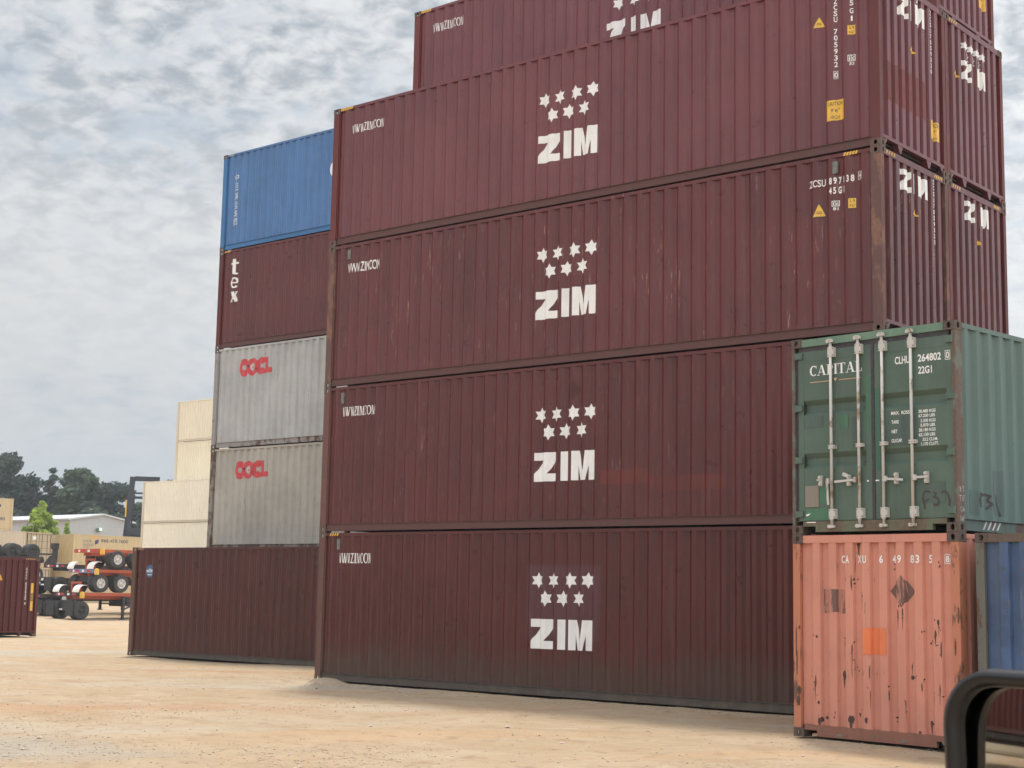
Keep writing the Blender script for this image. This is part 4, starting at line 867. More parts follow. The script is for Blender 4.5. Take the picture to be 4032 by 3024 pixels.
def chassis(label, loc, deck, wz, paint_m, group, L=11.5, rimm=None, wheels=(0.40, 1.80), fenders=False, post=False, flaps=True, legs=None, bumper=None, rz=0.0, cat='trailer'):
    """skeletal container trailer; rear at local y=0, runs along +y; deck = top of the side rails"""
    t = thing('trailer_chassis', label, cat, loc, rz, group)
    f = MB()
    for s in (-1, 1):
        f.beam((s*1.12, 0.05, deck-0.085), (s*1.12, L, deck-0.085), 0.10, 0.17)
        f.beam((s*0.48, 0.05, deck-0.20), (s*0.48, L, deck-0.20), 0.09, 0.34)
    for k in range(8): y = 0.3+k*(L-0.6)/7; f.beam((-1.15, y, deck-0.10), (1.15, y, deck-0.10), 0.12, 0.14)
    f.build('frame', paint_m, t)
    fl = MB(); fl.box(-0.6, 0.6, wheels[0]-0.2, wheels[-1]+0.3, wz+0.05, deck-0.36) if deck-0.36 > wz+0.06 else fl.box(-0.6, 0.6, wheels[0]-.2, wheels[-1]+.3, wz-.05, wz+.1)
    fl.build('suspension', M['chassis_black'], t)
    add_wheels(t, wheels, wz, rim=rimm)
    b_ = MB(); b_.box(-1.22, 1.22, -0.12, 0.03, deck-0.20, deck+0.02); b_.build('rear_bumper', bumper or paint_m, t)
    tl = MB()
    for x in (-0.95, -0.55, 0.55): tl.box(x, x+0.34, -0.135, -0.121, deck-0.15, deck-0.04)
    tl.build('tail_light', M['tail_red'], t)
    wp = MB(); wp.box(-0.78, -0.62, -0.14, -0.122, deck-0.16, deck-0.03); wp.box(0.10, 0.30, -0.14, -0.122, deck-0.16, deck-0.03); wp.build('reflector', M['white_clean'], t)
    yp = MB(); yp.prism([(1.24, deck-0.30), (1.66, deck-0.30), (1.66, deck-0.02), (1.52, deck+0.06), (1.36, deck+0.06), (1.24, deck-0.02)], -0.10, -0.07, 'y'); yp.box(1.05, 1.30, -0.09, -0.05, deck-0.2, deck-0.1)
    if group == OG: yp.build('yellow_marker', M['yellow'], t)
    if fenders:
        for s in (-1, 1):
            fb = MB(); n = 12; x0, x1 = s*0.95-0.31, s*0.95+0.31
            for i in range(n):
                a, c = 0.62*math.pi*i/n, 0.62*math.pi*(i+1)/n; r1, r2 = 0.42, 0.405
                pa = [(0.22-r1*math.cos(a), deck+0.02+r1*math.sin(a)), (0.22-r1*math.cos(c), deck+0.02+r1*math.sin(c))]
                pb_ = [(0.22-r2*math.cos(a), deck+0.02+r2*math.sin(a)), (0.22-r2*math.cos(c), deck+0.02+r2*math.sin(c))]
                fb.quad((x0, pa[0][0], pa[0][1]), (x1, pa[0][0], pa[0][1]), (x1, pa[1][0], pa[1][1]), (x0, pa[1][0], pa[1][1]))
                fb.quad((x0, pb_[0][0], pb_[0][1]), (x0, pb_[1][0], pb_[1][1]), (x1, pb_[1][0], pb_[1][1]), (x1, pb_[0][0], pb_[0][1]))
                for x in (x0, x1): fb.quad((x, *pa[0]), (x, *pa[1]), (x, *pb_[1]), (x, *pb_[0]))
            fb.build('fender', M['fender'], t)
    if post:
        pf = MB(); y = 0.45
        pf.box(-0.45, -0.33, y, y+0.1, deck, deck+0.62); pf.box(0.33, 0.45, y, y+0.1, deck, deck+0.62); pf.box(-0.33, 0.33, y, y+0.1, deck+0.50, deck+0.62); pf.box(-0.33, 0.33, y, y+0.1, deck, deck+0.08)
        pf.build('rear_frame', paint_m, t)
    if flaps:
        for s in (-1, 1):
            m_ = MB(); m_.box(s*0.93-0.36, s*0.93+0.36, wheels[0]-0.64, wheels[0]-0.62, wz-0.30, wz+0.48); m_.build('mud_flap', M['flap'], t)
        ub = MB(); ub.box(-0.9, 0.9, -0.20, -0.10, wz-0.02, wz+0.10); ub.build('underride_bar', M['chassis_black'], t)
        rf = MB(); rf.box(-0.5, -0.2, -0.21, -0.201, wz+0.0, wz+0.08); rf.box(0.2, 0.5, -0.21, -0.201, wz, wz+0.08); rf.build('reflector', M['white_clean'], t)
        lp = MB(); lp.box(-0.35, 0.05, -0.16, -0.14, deck-0.42, deck-0.24); lp.build('licence_plate', plain('grey_plate', (0.4, 0.4, 0.38), 0.5), t)
    if legs:
        for x, zb in legs:
            l_ = MB(); y = 2.95; l_.beam((x, y, deck-0.17), (x, y, zb+0.55), 0.17, 0.17, (0, 1, 0)); l_.beam((x, y, zb+0.56), (x, y, zb+0.04), 0.13, 0.13, (0, 1, 0))
            l_.lathe([(zb, .0), (zb, .17), (zb+0.03, .17), (zb+0.09, .07)], 12, 'z', (x, y, 0)); l_.build('landing_leg', M['chassis_black'], t)
        g_ = MB(); g_.beam((legs[0][0], 2.95, deck-0.62), (legs[1][0], 2.95, deck-0.62), 0.07, 0.07); g_.beam((legs[0][0], 3.0, deck-0.75), (legs[0][0], 4.1, deck-0.2), 0.08, 0.08); g_.beam((legs[0][0], 2.95, deck-0.95), (legs[0][0], 3.9, deck-0.55), 0.08, 0.08); g_.build('leg_brace', M['chassis_black'], t)
        bb = MB(); bb.box(-0.6, 1.1, 3.2, 5.2, deck-0.75, deck-0.25); bb.build('tool_box', M['chassis_black'], t)
    return t
OG, BG = 'orange trailers stacked on one another', 'black trailers stacked on one another'
zg = -0.10
chassis('orange trailer chassis with white fenders, lowest of the orange stack, on landing legs', (-52.6, 30.2, 0), 1.40, zg+0.52, M['chassis_orange'], OG, fenders=True, post=True, legs=((1.10, zg), (-1.10, 0.42)), bumper=M['chassis_black'], wheels=(0.10, -0.02)[:1], rimm=M['tyre'])
chassis('orange trailer chassis with white fenders and blue grey bumper, middle of the orange stack', (-52.6, 31.08, 0), 2.72, 1.94, M['chassis_orange'], OG, fenders=True, post=True, flaps=False, bumper=M['bluegrey'])
chassis('orange trailer chassis with red striped bumper, top of the orange stack', (-52.4, 31.25, 0), 3.86, 3.30, M['chassis_orange'], OG, wheels=(1.15, 2.62), flaps=False)
P0 = (-57.3, 31.0)
chassis('black trailer chassis with mud flaps, lowest of the black stack, wheels on the dirt', (P0[0], P0[1], 0), 1.25, 0.47, M['chassis_black'], BG, rimm=M['tyre'])
chassis('black trailer chassis with loose mud flaps, middle of the black stack', (P0[0]+0.1, P0[1]+0.5, 0), 2.22, 1.78, M['chassis_black'], BG, rimm=M['tyre'])
tb = chassis('black trailer chassis with upright bolster, topmost of the black stack', (P0[0]+0.5, P0[1]+1.2, 0), 3.02, 2.5, M['chassis_black'], BG, flaps=False, wheels=(4.6, 6.0))
b = MB(); b.box(-0.62, -0.32, 0.02, 0.20, 3.0, 3.95); b.box(-0.74, -0.28, -0.02, 0.24, 3.93, 4.27); b.prism([(-1.55, 3.02), (-0.62, 3.02), (-0.62, 3.55), (-0.95, 3.52)], 0.06, 0.16, 'y'); b.beam((-4.6, 0.1, 3.66), (-0.6, 0.1, 3.62), 0.10, 0.10); b.build('bolster_post', M['chassis_black'], tb)
b = MB(); b.beam((-1.3, 0.2, 3.05), (0.7, 0.2, 3.02), 0.2, 0.09); b.beam((-0.86, 0.2, 3.22), (-0.1, 0.2, 3.04), 0.08, 0.05); b.build('deck_plate', plain('pale_steel', (0.38, 0.38, 0.38), 0.5), tb)
# upside-down trailer lying on a second black stack
tu = thing('trailer_chassis', 'black trailer chassis lying upside down with its tyres up behind the left maroon container', 'trailer', (-62.6, 34.0, 0), math.pi, BG)
f = MB()
for s in (-1, 1): f.beam((s*0.5, -0.3, 3.55), (s*0.5, 10, 3.55), 0.12, 0.32); f.beam((s*1.12, -0.3, 3.45), (s*1.12, 10, 3.45), 0.1, 0.16)
for k in range(6): f.beam((-1.15, 0.2+k*1.9, 3.45), (1.15, 0.2+k*1.9, 3.45), 0.12, 0.12)
f.build('frame', M['chassis_black'], tu); add_wheels(tu, (0.5, 1.9), 3.80, rim=M['tyre'])
chassis('black trailer chassis under the upside down one, behind the left maroon container', (-62.6, 34.2, 0), 3.36, 2.4, M['chassis_black'], BG, flaps=False, rz=math.pi)
chassis('black trailer chassis standing on the dirt behind the left maroon container', (-62.6, 34.2, 0), 1.88, 0.50, M['chassis_black'], BG, rz=math.pi)

# ------------------------------------------------------------------ far buildings and the handler mast
met = paint('grey_cladding', (0.40, 0.40, 0.40), 0.02, seed=121, fade=0.04, streak=0.1)
wh = thing('warehouse', 'long low grey metal warehouse with shallow gable roof before the dark trees', 'warehouse', (-122.2, 77.4, 0.4))
b = MB(); Lw, Ww, ez, pz = 60.0, 8.2, 8.55, 9.25
b.prism([(0, 0), (Ww, 0), (Ww, ez), (Ww/2+.1, pz), (0, ez)], -Lw, 0, 'x'); b.build('wall', met, wh)
b = MB()
for y0_, y1_, a, c in ((-0.35, Ww/2+.1, ez-0.03, pz+0.02), (Ww/2+.1, Ww+.35, pz+0.02, ez-0.03)):
    b.add([(-Lw-.3, y0_, a), (.3, y0_, a), (.3, y1_, c), (-Lw-.3, y1_, c), (-Lw-.3, y0_, a+.16), (.3, y0_, a+.16), (.3, y1_, c+.16), (-Lw-.3, y1_, c+.16)], [(0,1,2,3), (7,6,5,4), (0,4,5,1), (1,5,6,2), (2,6,7,3), (3,7,4,0)])
b.build('roof', plain('pale_roof', (0.52, 0.53, 0.54), 0.45, 0.06), wh)
b = MB(); b.box(-0.10, 0.02, -0.12, -0.02, 0, ez-0.2); b.box(-8.1, -8.0, -0.12, -0.02, 0, ez-.2); b.box(-Lw, 0.3, -0.48, -0.35, ez-0.05, ez+0.12); b.build('gutter', plain('gutter_grey', (0.30, 0.29, 0.29), 0.6), wh)
b = MB(); b.tube((0.0, 3.55, 7.6), (0.35, 3.55, 7.55), 0.16, 0.26); lm = b.build('wall_lamp', plain('lamp_body', (0.10, 0.11, 0.10), 0.6), wh)
b = MB(); b.tube((0.20, 3.72, 7.66), (0.46, 3.78, 7.66), 0.17, 0.15); b.build('lamp_lens', plain('lit_lens', (0.4, 0.7, 0.4), 0.4, emit=(0.45, 1.0, 0.5)), lm)
mz = GZ
mast = thing('container_handler', 'dark tall lift mast of a container handler rising behind the tan containers', 'lift truck', (-91.5, 63.7, mz), 0.956)
mm_ = plain('dark_blue_steel', (0.030, 0.033, 0.045), 0.6, 0.2)
b = MB()
for s in (-1, 1): b.beam((s*1.0-0.45, 0, 0.5), (s*1.0+0.30, 0, 11.2), 0.5, 0.5, (0, 1, 0))
for zc, h in ((11.05, 0.42), (9.75, 0.15), (9.35, 0.22), (7.85, 0.16), (3.6, 0.2)): b.beam((-1.2+0.06*zc, 0, zc), (1.0+0.06*zc, 0, zc), 0.3, h)
b.build('mast', mm_, mast)
b = MB()
for s in (-1, 1): b.beam((s*0.70-0.36, 0.2, 0.6), (s*0.70+0.22, 0.2, 9.6), 0.14, 0.2, (0, 1, 0))
b.tube((-0.15, 0.3, 0.6), (0.2, 0.3, 8.3), 0.09); b.build('inner_mast', mm_, mast)
b = MB(); b.box(-1.30, 1.6, -0.5, 0.3, 4.6, 6.15); b.box(-1.1, 1.9, -0.6, -0.3, 6.0, 6.6); b.build('carriage', mm_, mast)
b = MB(); b.box(-1.4, 1.4, 0.6, 5.6, 0.8, 2.2); b.box(-1.1, 1.1, 3.9, 5.6, 2.2, 2.9); b.build('body', plain('handler_yellow', (0.45, 0.30, 0.05), 0.5), mast)
b = MB(); b.box(-0.75, 0.75, 1.6, 3.4, 2.2, 4.1); b.build('cab', plain('dark_cab', (0.03, 0.035, 0.04), 0.25), mast)
b = MB()
for s in (-1, 1):
    for y in (0.9, 4.6): b.tube((s*1.5-0.3, y, 0.75), (s*1.5+0.3, y, 0.75), 0.75, n=20)
b.build('tyres', M['tyre'], mast)
b = MB(); b.box(-1.24, -1.13, -0.36, -0.26, 7.6, 9.1) ; b.build('warning_strip', M['yellow'], mast)

# ------------------------------------------------------------------ ground
CAMXY = (22.486, -21.08)
def gbase(x, y):
    d = math.hypot(x-CAMXY[0], y-CAMXY[1])
    def ss(a, b, v): q = max(0, min(1, (v-a)/(b-a))); return q*q*(3-2*q)
    left = ss(10, 30, 12-x) if x < 2 else 0
    z = -0.07*ss(-1.5, -10, x) if x > -20 else -0.07
    z += -0.05*ss(47, 60, d) + (GZ+0.12)*ss(89, 107, d)
    return z
def gz(x, y):
    d = math.hypot(x-CAMXY[0], y-CAMXY[1]); z = gbase(x, y)-0.030
    if d < 70:
        k = max(0, 1-d/70)
        z += 0.022*noise.noise(Vector((x*0.5, y*0.5, 1)))*1 + 0.018*noise.noise(Vector((x*1.3, y*1.3, 4)))*k + 0.013*abs(noise.noise(Vector((x*3, y*3, 7))))*k
    if -1 < x < 12.6 and -0.9 < y < 0.5:     # spill of dirt along the foot of the near stack
        q = max(0, 1-abs(y+0.06)/0.45)
        z += q*(0.030*max(0, noise.noise(Vector((x*1.1, 3, y)))) + 0.018+0.014*noise.noise(Vector((x*6, y*6, 2))))
        z += 0.10*max(0, 1-((x-0.42)/0.5)**2-((y+0.10)/0.35)**2)
    return z
def axis(lo, hi, step, dense=(), far=1500):
    v = []; x = lo
    while x < hi: v.append(x); x += step
    v.append(hi)
    for a, b, s in dense:
        v = [q for q in v if not (a <= q <= b)]; x = a
        while x <= b+1e-6: v.append(x); x += s
    v.sort(); st = step; a = v[0]; pre = []
    while a > -far: st *= 1.35; a -= st; pre.append(a)
    st = step; c = v[-1]; post_ = []
    while c < far: st *= 1.35; c += st; post_.append(c)
    return pre[::-1]+v+post_
xs = axis(-16, 24, 0.25, ((-1.0, 13.0, 0.10),)); ysx = axis(-22, 8, 0.25, ((-0.9, 0.5, 0.07),))
gv = [(x, y, gz(x, y)) for y in ysx for x in xs]; nx = len(xs)
gf = [(j*nx+i, j*nx+i+1, (j+1)*nx+i+1, (j+1)*nx+i) for j in range(len(ysx)-1) for i in range(nx-1)]
me = bpy.data.meshes.new('ground'); me.from_pydata(gv, [], gf); me.polygons.foreach_set('use_smooth', [True]*len(gf)); me.materials.append(None)
gm_, t, b = mat_base('sandy_dirt'); g = G(t); p = g.pos()
def rot(ang, sx, sy, off=(0, 0, 0)):
    mp = t.nodes.new('ShaderNodeMapping'); mp.inputs['Rotation'].default_value = (0, 0, ang); g.l.new(p, mp.inputs[0])
    return g.map(mp.outputs[0], (sx, sy, 1), off)
n1 = g.noise(rot(R(-50), 0.10, 0.30), 1.0, 5, 0.6, 0.6); n2 = g.noise(g.map(p, (0.7, 0.9, 1)), 1.0, 7, 0.68, 0.4); n3 = g.noise(p, 7, 8, 0.75); n4 = g.noise(p, 42, 5, 0.75)
sand = g.mix(g.ramp(n2, 0.3, 0.7), (0.405, 0.292, 0.185), (0.465, 0.362, 0.250))
col = g.mix(g.m('MULTIPLY', g.ramp(n1, 0.50, 0.68), 0.6), sand, (0.51, 0.315, 0.18))
grv = g.noise(rot(R(-40), 0.14, 0.34, (7, 3, 0)), 1.0, 5, 0.6, 0.4)
col = g.mix(g.m('MULTIPLY', g.ramp(grv, 0.50, 0.66), 0.65), col, (0.44, 0.385, 0.31))
def patch(cx, cy, rx, ry, ang, colr, amt):
    global col
    mp = t.nodes.new('ShaderNodeMapping'); mp.vector_type = 'TEXTURE'; mp.inputs['Location'].default_value = (cx, cy, 0); mp.inputs['Rotation'].default_value = (0, 0, ang); mp.inputs['Scale'].default_value = (rx, ry, 1e6)
    g.l.new(p, mp.inputs[0]); ln = t.nodes.new('ShaderNodeVectorMath'); ln.operation = 'LENGTH'; g.l.new(mp.outputs[0], ln.inputs[0])
    r = g.m('ADD', g.m('ADD', ln.outputs['Value'], g.m('MULTIPLY', g.m('SUBTRACT', n2, 0.5), 2.4)), g.m('MULTIPLY', g.m('SUBTRACT', n3, 0.5), 1.6))
    col = g.mix(g.m('MULTIPLY', g.ramp(r, 0.2, 1.3, 1.0, 0.0), amt), col, colr)
patch(3.0, -7.1, 3.4, 0.95, R(52), (0.44, 0.25, 0.14), 0.6)
patch(7.0, -11.8, 2.4, 1.3, R(40), (0.37, 0.335, 0.28), 0.85)
patch(-15.5, 4.5, 5.0, 1.5, R(60), (0.42, 0.385, 0.32), 0.8)
patch(11.0, -0.9, 3.0, 0.5, R(-4), (0.40, 0.25, 0.155), 0.7)
patch(-4.0, 1.3, 4.5, 0.7, R(35), (0.42, 0.26, 0.155), 0.6)
# worn tyre tracks in two directions
for ang, off, amt in ((R(-35), (1, 2, 0), 0.5), (R(-75), (4, 9, 0), 0.45), (R(10), (8, 1, 0), 0.35)):
    tk = g.noise(rot(ang, 0.16, 2.6, off), 1.0, 3, 0.5, 0.15); zn = g.ramp(g.noise(g.map(p, (0.13, 0.13, 1), off), 1.0, 2), 0.46, 0.6)
    col = g.mix(g.m('MULTIPLY', g.m('MULTIPLY', g.ramp(tk, 0.56, 0.70), zn), amt), col, (0.36, 0.25, 0.16))
cl = g.noise(g.map(p, (0.9, 1.5, 1), (3, 3, 3)), 1.0, 4, 0.6)
for sc_, lo, hi, amt, cc in ((2.4, 0.55, 0.66, 0.55, (0.29, 0.195, 0.125)), (1.3, 0.57, 0.68, 0.45, (0.33, 0.20, 0.125)), (3.6, 0.57, 0.66, 0.5, (0.27, 0.19, 0.13)), (1.9, 0.30, 0.42, -0.5, (0.56, 0.47, 0.35))):
    nn = g.noise(g.map(p, (1, 1, 1), (sc_*7, sc_*3, 0)), sc_, 8, 0.7, 0.3)
    col = g.mix(g.m('MULTIPLY', g.ramp(nn, lo, hi) if amt > 0 else g.ramp(nn, lo, hi, 1.0, 0.0), abs(amt)), col, cc)
col = g.mix(g.m('MULTIPLY', g.m('MULTIPLY', g.ramp(n3, 0.52, 0.68), g.ramp(cl, 0.42, 0.62, 0.15, 1.0)), 0.5), col, (0.33, 0.225, 0.145))
col = g.mix(g.m('MULTIPLY', g.ramp(n4, 0.56, 0.72), 0.5), col, (0.27, 0.20, 0.14))
col = g.mix(g.m('MULTIPLY', g.ramp(n4, 0.26, 0.42, 1.0, 0.0), 0.4), col, (0.66, 0.56, 0.42))
g.put(col, b.inputs['Base Color']); b.inputs['Roughness'].default_value = 0.95; b.inputs['Specular IOR Level'].default_value = 0.1
g.bump(g.m('ADD', g.m('MULTIPLY', n3, 0.8), g.m('MULTIPLY', n4, 0.45)), 0.9, 0.045, b)
gr = put('ground', me, gm_); tag(gr, kind='structure')
# loose stones and clods on the dirt
sb = MB()
def stone(x, y, r):
    z = gz(x, y); o = len(sb.v); pts = []
    for (a, bb, c) in ((1,0,0), (-1,0,0), (0,1,0), (0,-1,0), (0,0,1), (0,0,-1), (.6,.6,.5), (-.6,.6,.5), (-.6,-.6,.5), (.6,-.6,.5)):
        q = r*(0.75+0.5*rnd.random()); pts.append((x+a*q*1.15, y+bb*q, z+r*0.15+c*q*0.6))
    sb.add(pts, [(4,6,7), (4,7,8), (4,8,9), (4,9,6), (0,2,6), (2,1,7), (2,7,6), (1,3,8), (1,8,7), (3,0,9), (3,9,8), (0,6,9), (5,2,0), (5,1,2), (5,3,1), (5,0,3)])
k = 0
while k < 9000:
    d = 15 + 22*rnd.random()**1.4; a = YAW + R(-19) + R(38)*rnd.random()
    x, y = CAMXY[0]+d*math.sin(a), CAMXY[1]+d*math.cos(a)
    if y > -0.2 and x > -0.2: continue
    if y > 4.4 or (x > 12 and y > -3.2): continue
    cl = noise.noise(Vector((x*0.35, y*0.35, 9)))
    if rnd.random() > 0.12+2.2*max(0, cl)+(0.6 if math.hypot(x-7, y+11.8) < 2.2 else 0): continue
    stone(x, y, 0.005+0.013*rnd.random()**3 + (0.03*rnd.random() if rnd.random() < 0.008 else 0)); k += 1
for k in range(420):
    x = rnd.uniform(0.1, 12.3); stone(x, -0.18-abs(rnd.gauss(0, 0.35)), 0.006+0.02*rnd.random()**2)
sm, t, b = mat_base('stone'); g = G(t)
g.put(g.mix(g.noise(g.pos(), 7, 2), (0.30, 0.225, 0.16), (0.54, 0.44, 0.33)), b.inputs['Base Color']); b.inputs['Roughness'].default_value = 0.9
tag(sb.build('gravel', sm), 'loose pebbles and small clods scattered over the sandy yard', 'gravel', kind='stuff')

# ------------------------------------------------------------------ trees
def leaf_mat(name, a, c, sc=0.35):
    m, t, b = mat_base(name); g = G(t); o = g.obj(); n = g.noise(o, sc, 3, 0.6); n2 = g.noise(o, 2.5, 2)
    g.put(g.mix(g.ramp(g.m('ADD', g.m('MULTIPLY', n, 0.7), g.m('MULTIPLY', n2, 0.3)), 0.35, 0.65), a, c), b.inputs['Base Color']); b.inputs['Roughness'].default_value = 0.6; b.inputs['Specular IOR Level'].default_value = 0.3
    tr_ = t.nodes.new('ShaderNodeBsdfTranslucent'); g.put(g.mix(g.ramp(n, 0.3, 0.7), tuple(x*1.1 for x in a), tuple(x*1.2 for x in c)), tr_.inputs[0])
    mx = t.nodes.new('ShaderNodeMixShader'); mx.inputs[0].default_value = 0.25
    o_ = [n_ for n_ in t.nodes if n_.type == 'OUTPUT_MATERIAL'][0]
    g.l.new(b.outputs[0], mx.inputs[1]); g.l.new(tr_.outputs[0], mx.inputs[2]); g.l.new(mx.outputs[0], o_.inputs[0])
    return m
LM = [leaf_mat('dark_leaves', (0.040, 0.062, 0.050), (0.080, 0.115, 0.084)), leaf_mat('dark_leaves', (0.036, 0.057, 0.050), (0.068, 0.100, 0.080)), leaf_mat('mid_leaves', (0.056, 0.086, 0.056), (0.105, 0.145, 0.088))]  # lightened and blue-shifted: distance haze mixed into the leaf colours
LY = leaf_mat('yellow_green_leaves', (0.24, 0.34, 0.055), (0.46, 0.56, 0.11), 0.8)
BARK = plain('bark', (0.11, 0.085, 0.065), 0.9, 0.3, 3)
def crown_mesh(clumps, per, size, flat=0.75):
    vs = []; fs = []
    for (cx_, cy_, cz_, r) in clumps:
        n = int(per*(r*r))
        for _ in range(n):
            v = Vector((rnd.gauss(0, 1), rnd.gauss(0, 1), rnd.gauss(0, 1))).normalized(); q = r*(0.45+0.6*rnd.random()**0.6)
            q *= 0.85+0.35*noise.noise(v*1.8+Vector((cx_, cy_, cz_)))
            c = Vector((cx_, cy_, cz_))+Vector((v.x*q, v.y*q, v.z*q*flat))
            a = Vector((rnd.gauss(0, 1), rnd.gauss(0, 1), rnd.gauss(0, 1))).normalized(); e = a.orthogonal().normalized(); s = size*(0.6+0.8*rnd.random()); f2 = a.cross(e)
            o = len(vs); vs += [c-e*s, c+f2*s*0.55, c+e*s, c-f2*s*0.55]; fs.append((o, o+1, o+2, o+3))
    me = bpy.data.meshes.new('crown'); me.from_pydata([tuple(v) for v in vs], [], fs); me.materials.append(None); return me
def tree(name, label, x, y, h, wd, m, group, clumps=None, per=70, size=0.24, base=0.15, cat='tree', zb=None, limbs=7, sparse=False):
    t = thing(name, label, cat, (x, y, gbase(x, y) if zb is None else zb), 0, group)
    if clumps is None:
        clumps = []
        nlev = max(5, int(h/1.7))
        for i in range(nlev):
            q = i/(nlev-1); zc = h*(base+(0.93-base)*q); rad = wd*(0.75+0.35*math.sin(math.pi*min(1, 0.25+q*0.75)))*(1 if q < 0.70 else 1-(q-0.70)*1.9)
            for k in range(max(2, int(8*(1-q*0.5)))):
                a = rnd.random()*6.283; rr = rad*(0.35+0.65*rnd.random()); r = wd*(0.24+0.22*rnd.random())
                clumps.append((rr*math.cos(a), rr*math.sin(a), zc+rnd.uniform(-.5, .5), r))
    tr_ = MB(); tr_.tube((0, 0, 0), (0.1, 0, h*0.45), 0.028*h*0.7, 0.017*h*0.7, 8); tr_.tube((0.1, 0, h*0.45), (0.0, 0.1, h*0.88), 0.017*h*0.7, 0.03, 7)
    for (a, bb, c, r) in rnd.sample(clumps, min(len(clumps), limbs)): tr_.tube((0.05, 0, max(h*0.2, c-h*0.18)), (a, bb, c), 0.008*h, 0.02, 6)
    tr_.build('trunk', BARK, t)
    put('crown', crown_mesh(clumps, per, size), m, t); return t
TG = 'trees along the far edge of the yard'
FAR = [(-160.6, 92.0, 18.4, 5.4, 0, 'tall dark leafy tree at the left edge, highest of the tree line'), (-158.6, 94.2, 15.6, 4.2, 1, 'dark bushy tree just right of the highest tree'), (-166, 87, 16.5, 5.5, 1, 'dark broad tree partly outside the left edge'),
       (-158.0, 98.6, 11.2, 4.4, 0, 'low dark tree below the thin airy tree'), (-154.4, 100.9, 16.6, 5.4, 2, 'broad rounded tree in the middle of the tree line'), (-152.4, 104.0, 15.2, 4.6, 0, 'rounded dark tree just left of the lift mast'),
       (-156.2, 101.6, 13.2, 4.8, 1, 'dark full tree behind the yellow green tree'), (-150.4, 107.2, 12.8, 4.2, 2, 'green tree seen through the lift mast'), (-162.5, 96.0, 12.5, 5.2, 1, 'low dark tree between the highest tree and the thin one'),
       (-147.4, 110.5, 16.4, 1.6, 2, 'tree top peeping out between the mast and the tall cream stack'), (-148.6, 108.8, 12.0, 4.2, 0, 'dark tree behind the lift mast, right of it'), (-145, 113.5, 12.0, 4.4, 1, 'dark tree hidden behind the cream stacks'),
       (-160, 103, 12.5, 5.0, 0, 'dark tree in the second line behind the rounded ones'), (-168, 95, 13.5, 5.5, 1, 'dark tree in the second line behind the highest tree'),
       (-165, 100, 11.5, 5.5, 2, 'dark low tree in the second line behind the thin airy tree'), (-156, 107, 12.5, 5.5, 1, 'dark tree in the second line behind the lift mast')]
for x, y, h, wd, mi, lab in FAR: tree('leafy_tree', lab, x, y, h, wd, LM[mi], TG, per=150, size=0.30, base=0.04)
cc_ = []
for i in range(22):
    zc = 5+11.4*i/21; rad = (16.9-zc)*0.20+0.15
    for k in range(max(1, int(rad*3+0.5))): a = 6.283*rnd.random(); cc_.append((rad*0.8*math.cos(a), rad*0.8*math.sin(a), zc+rnd.uniform(-.3, .3), 0.55+0.4*(16.9-zc)/12))
tree('conical_tree', 'narrow pointed dark tree standing up between the thin tree and the rounded ones', -156.7, 97.7, 16.9, 1.7, LM[0], TG, clumps=cc_, per=190, size=0.26)
td = tree('sparse_tree', 'thin airy tree with bare limbs and sky showing through', -157.8, 96.0, 16.0, 2.6, LM[1], TG, clumps=[(rnd.gauss(0, 1.5), rnd.gauss(0, 1.5), 11+5*rnd.random(), 0.75) for _ in range(16)], per=55, size=0.22, limbs=16)
yc = []
for i in range(24):
    zc = 3.0+5.6*i/23; rad = (9.0-zc)*0.60
    for k in range(max(1, int(rad*4.5+0.6))):
        a = 6.283*rnd.random(); q = rad*(0.45+0.55*rnd.random()); yc.append((q*math.cos(a), q*math.sin(a), zc+rnd.uniform(-.12, .12), 0.26+0.16*rnd.random()))
yc.append((0, 0, 8.75, 0.22))
tree('young_tree', 'bright yellow green cone shaped young tree behind the tan containers', -99.6, 59.0, 8.8, 2.0, LY, None, clumps=yc, per=950, size=0.15, zb=0.45)
tree('young_tree', 'small yellow green sapling just right of the cone shaped young tree', -99.9, 61.95, 7.1, 0.7, LY, None, clumps=[(rnd.uniform(-.4, .4)*(1-q), rnd.uniform(-.4, .4)*(1-q), 4.6+2.4*q, 0.5-0.3*q) for q in [i/6 for i in range(7)]], per=950, size=0.15, zb=0.45)

# ------------------------------------------------------------------ wing mirror of the car the picture is taken from
CO = Vector((22.486, -21.0804, 1.7469)); DM = 1.25
def cpt(px, py, d=DM): return CO + (fwd + rt*((px-2016)/6035.15) - up*((py-1512)/6035.15))*d
mc = cpt(4160, 3106)
inc = (mc-CO).normalized(); want = Vector((-0.80, -0.60, -0.17)).normalized()
nrm = (want-inc).normalized()
uu = Vector((0, 0, 1)).cross(nrm).normalized(); vv = nrm.cross(uu)      # uu points right as seen from the camera
mir = bpy.data.objects.new('wing_mirror', None); C.objects.link(mir)
mir.matrix_world = Matrix(((uu.x, nrm.x*-1, vv.x, mc.x), (uu.y, -nrm.y, vv.y, mc.y), (uu.z, -nrm.z, vv.z, mc.z), (0, 0, 0, 1)))
tag(mir, 'black wing mirror of the car in the bottom right corner', 'car mirror')
def rrect(a, bq, r, n=10):
    pts = []
    for cx_, cz_, a0 in ((a-r, bq-r, 0), (-a+r, bq-r, 90), (-a+r, -bq+r, 180), (a-r, -bq+r, 270)):
        for k in range(n+1): an = R(a0+90*k/n); pts.append((cx_+r*math.cos(an), cz_+r*math.sin(an)))
    return pts
hb = MB(); hw, hh = 0.110, 0.0935
loops = []
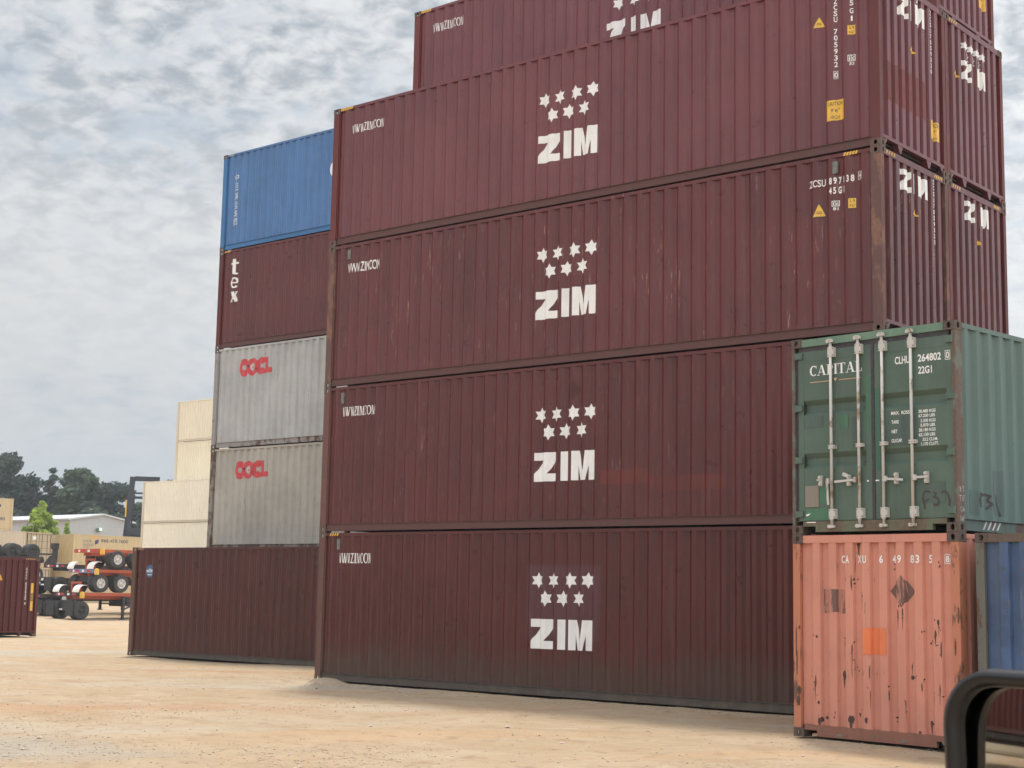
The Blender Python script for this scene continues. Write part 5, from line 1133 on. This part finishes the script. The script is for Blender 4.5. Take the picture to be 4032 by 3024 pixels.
for (off, y, rr) in ((-0.0155, 0.005, 0.036), (-0.0135, -0.004, 0.038), (-0.008, -0.009, 0.043), (-0.002, -0.007, 0.049), (0.0, 0.004, 0.051), (-0.005, 0.035, 0.046), (-0.025, 0.07, 0.03), (-0.06, 0.085, 0.02)):
    loops.append([(x, y, z) for x, z in rrect(hw+off, hh+off, rr)])
n = len(loops[0])
for lp in loops: hb.v += lp
for j in range(len(loops)-1):
    for i in range(n): hb.f.append((j*n+i, j*n+(i+1) % n, (j+1)*n+(i+1) % n, (j+1)*n+i))
hb.f.append(tuple((len(loops)-1)*n+i for i in range(n)))
hb.build('housing', plain('gloss_black_plastic', (0.012, 0.012, 0.013), 0.32, 0.1), mir, True)
gb = MB(); ng = 14
for i in range(ng+1):
    for j in range(ng+1):
        x = -0.097+0.194*i/ng; z = -0.081+0.162*j/ng; gb.v.append((x, 0.004+(x*x+z*z)/(2*0.6), z))
gb.f = [(j*(ng+1)+i, (j+1)*(ng+1)+i, (j+1)*(ng+1)+i+1, j*(ng+1)+i+1) for i in range(ng) for j in range(ng)]
mg, t, b = mat_base('mirror_glass'); b.inputs['Base Color'].default_value = (0.62, 0.62, 0.60, 1); b.inputs['Metallic'].default_value = 1.0; b.inputs['Roughness'].default_value = 0.03
gb.build('mirror_glass', mg, mir, True)
ab = MB(); ab.beam((0.06, 0.05, -0.02), (0.26, 0.10, -0.05), 0.06, 0.05); ab.build('arm', plain('mirror_arm', (0.02, 0.02, 0.02), 0.5), mir)
# what the mirror looks back at: a trailer with a maroon container and a cream one behind it
MB0 = mc + Vector((-0.80, -0.60, 0))*11.0
rzm = math.atan2(0.80, -0.60)
bx = Vector((math.cos(rzm), math.sin(rzm), 0))
o_ = MB0 - bx*8.0
mirc = container('shipping_container', 'maroon container on a black trailer, seen only in the car mirror', L40, ST, (o_.x, o_.y, 1.22), rzm, maroon(131, 0.8), M['rail_dark'], M['cast'])
to = MB0 - bx*9.0 + Vector((-0.80, -0.60, 0))*1.25
chassis('black trailer carrying a maroon container, seen only in the car mirror', (to.x, to.y, 0), 1.20, 0.5, M['chassis_black'], BG+' ', rz=rzm-math.pi/2, L=13.5, rimm=M['tyre'])
cr = MB0 + Vector((-0.80, -0.60, 0))*6.0 + bx*-3.0
container('storage_container', 'cream container far behind the car, seen only in its mirror', L40, HC, (cr.x, cr.y, 0), rzm, cream(132), crp, crp)
# thin summer haze
hb_ = MB(); hb_.box(-420, 330, -330, 420, -1.6, 26); hm_ = bpy.data.materials.new('haze'); hm_.use_nodes = True; hn = hm_.node_tree
for n_ in list(hn.nodes):
    if n_.type != 'OUTPUT_MATERIAL': hn.nodes.remove(n_)
pv = hn.nodes.new('ShaderNodeVolumePrincipled'); pv.inputs['Density'].default_value = 0.0004; pv.inputs['Color'].default_value = (0.92, 0.95, 1.0, 1)
hn.links.new(pv.outputs[0], [n_ for n_ in hn.nodes if n_.type == 'OUTPUT_MATERIAL'][0].inputs['Volume'])
tag(hb_.build('haze', hm_), 'thin pale summer haze over the whole yard', 'haze', kind='stuff')
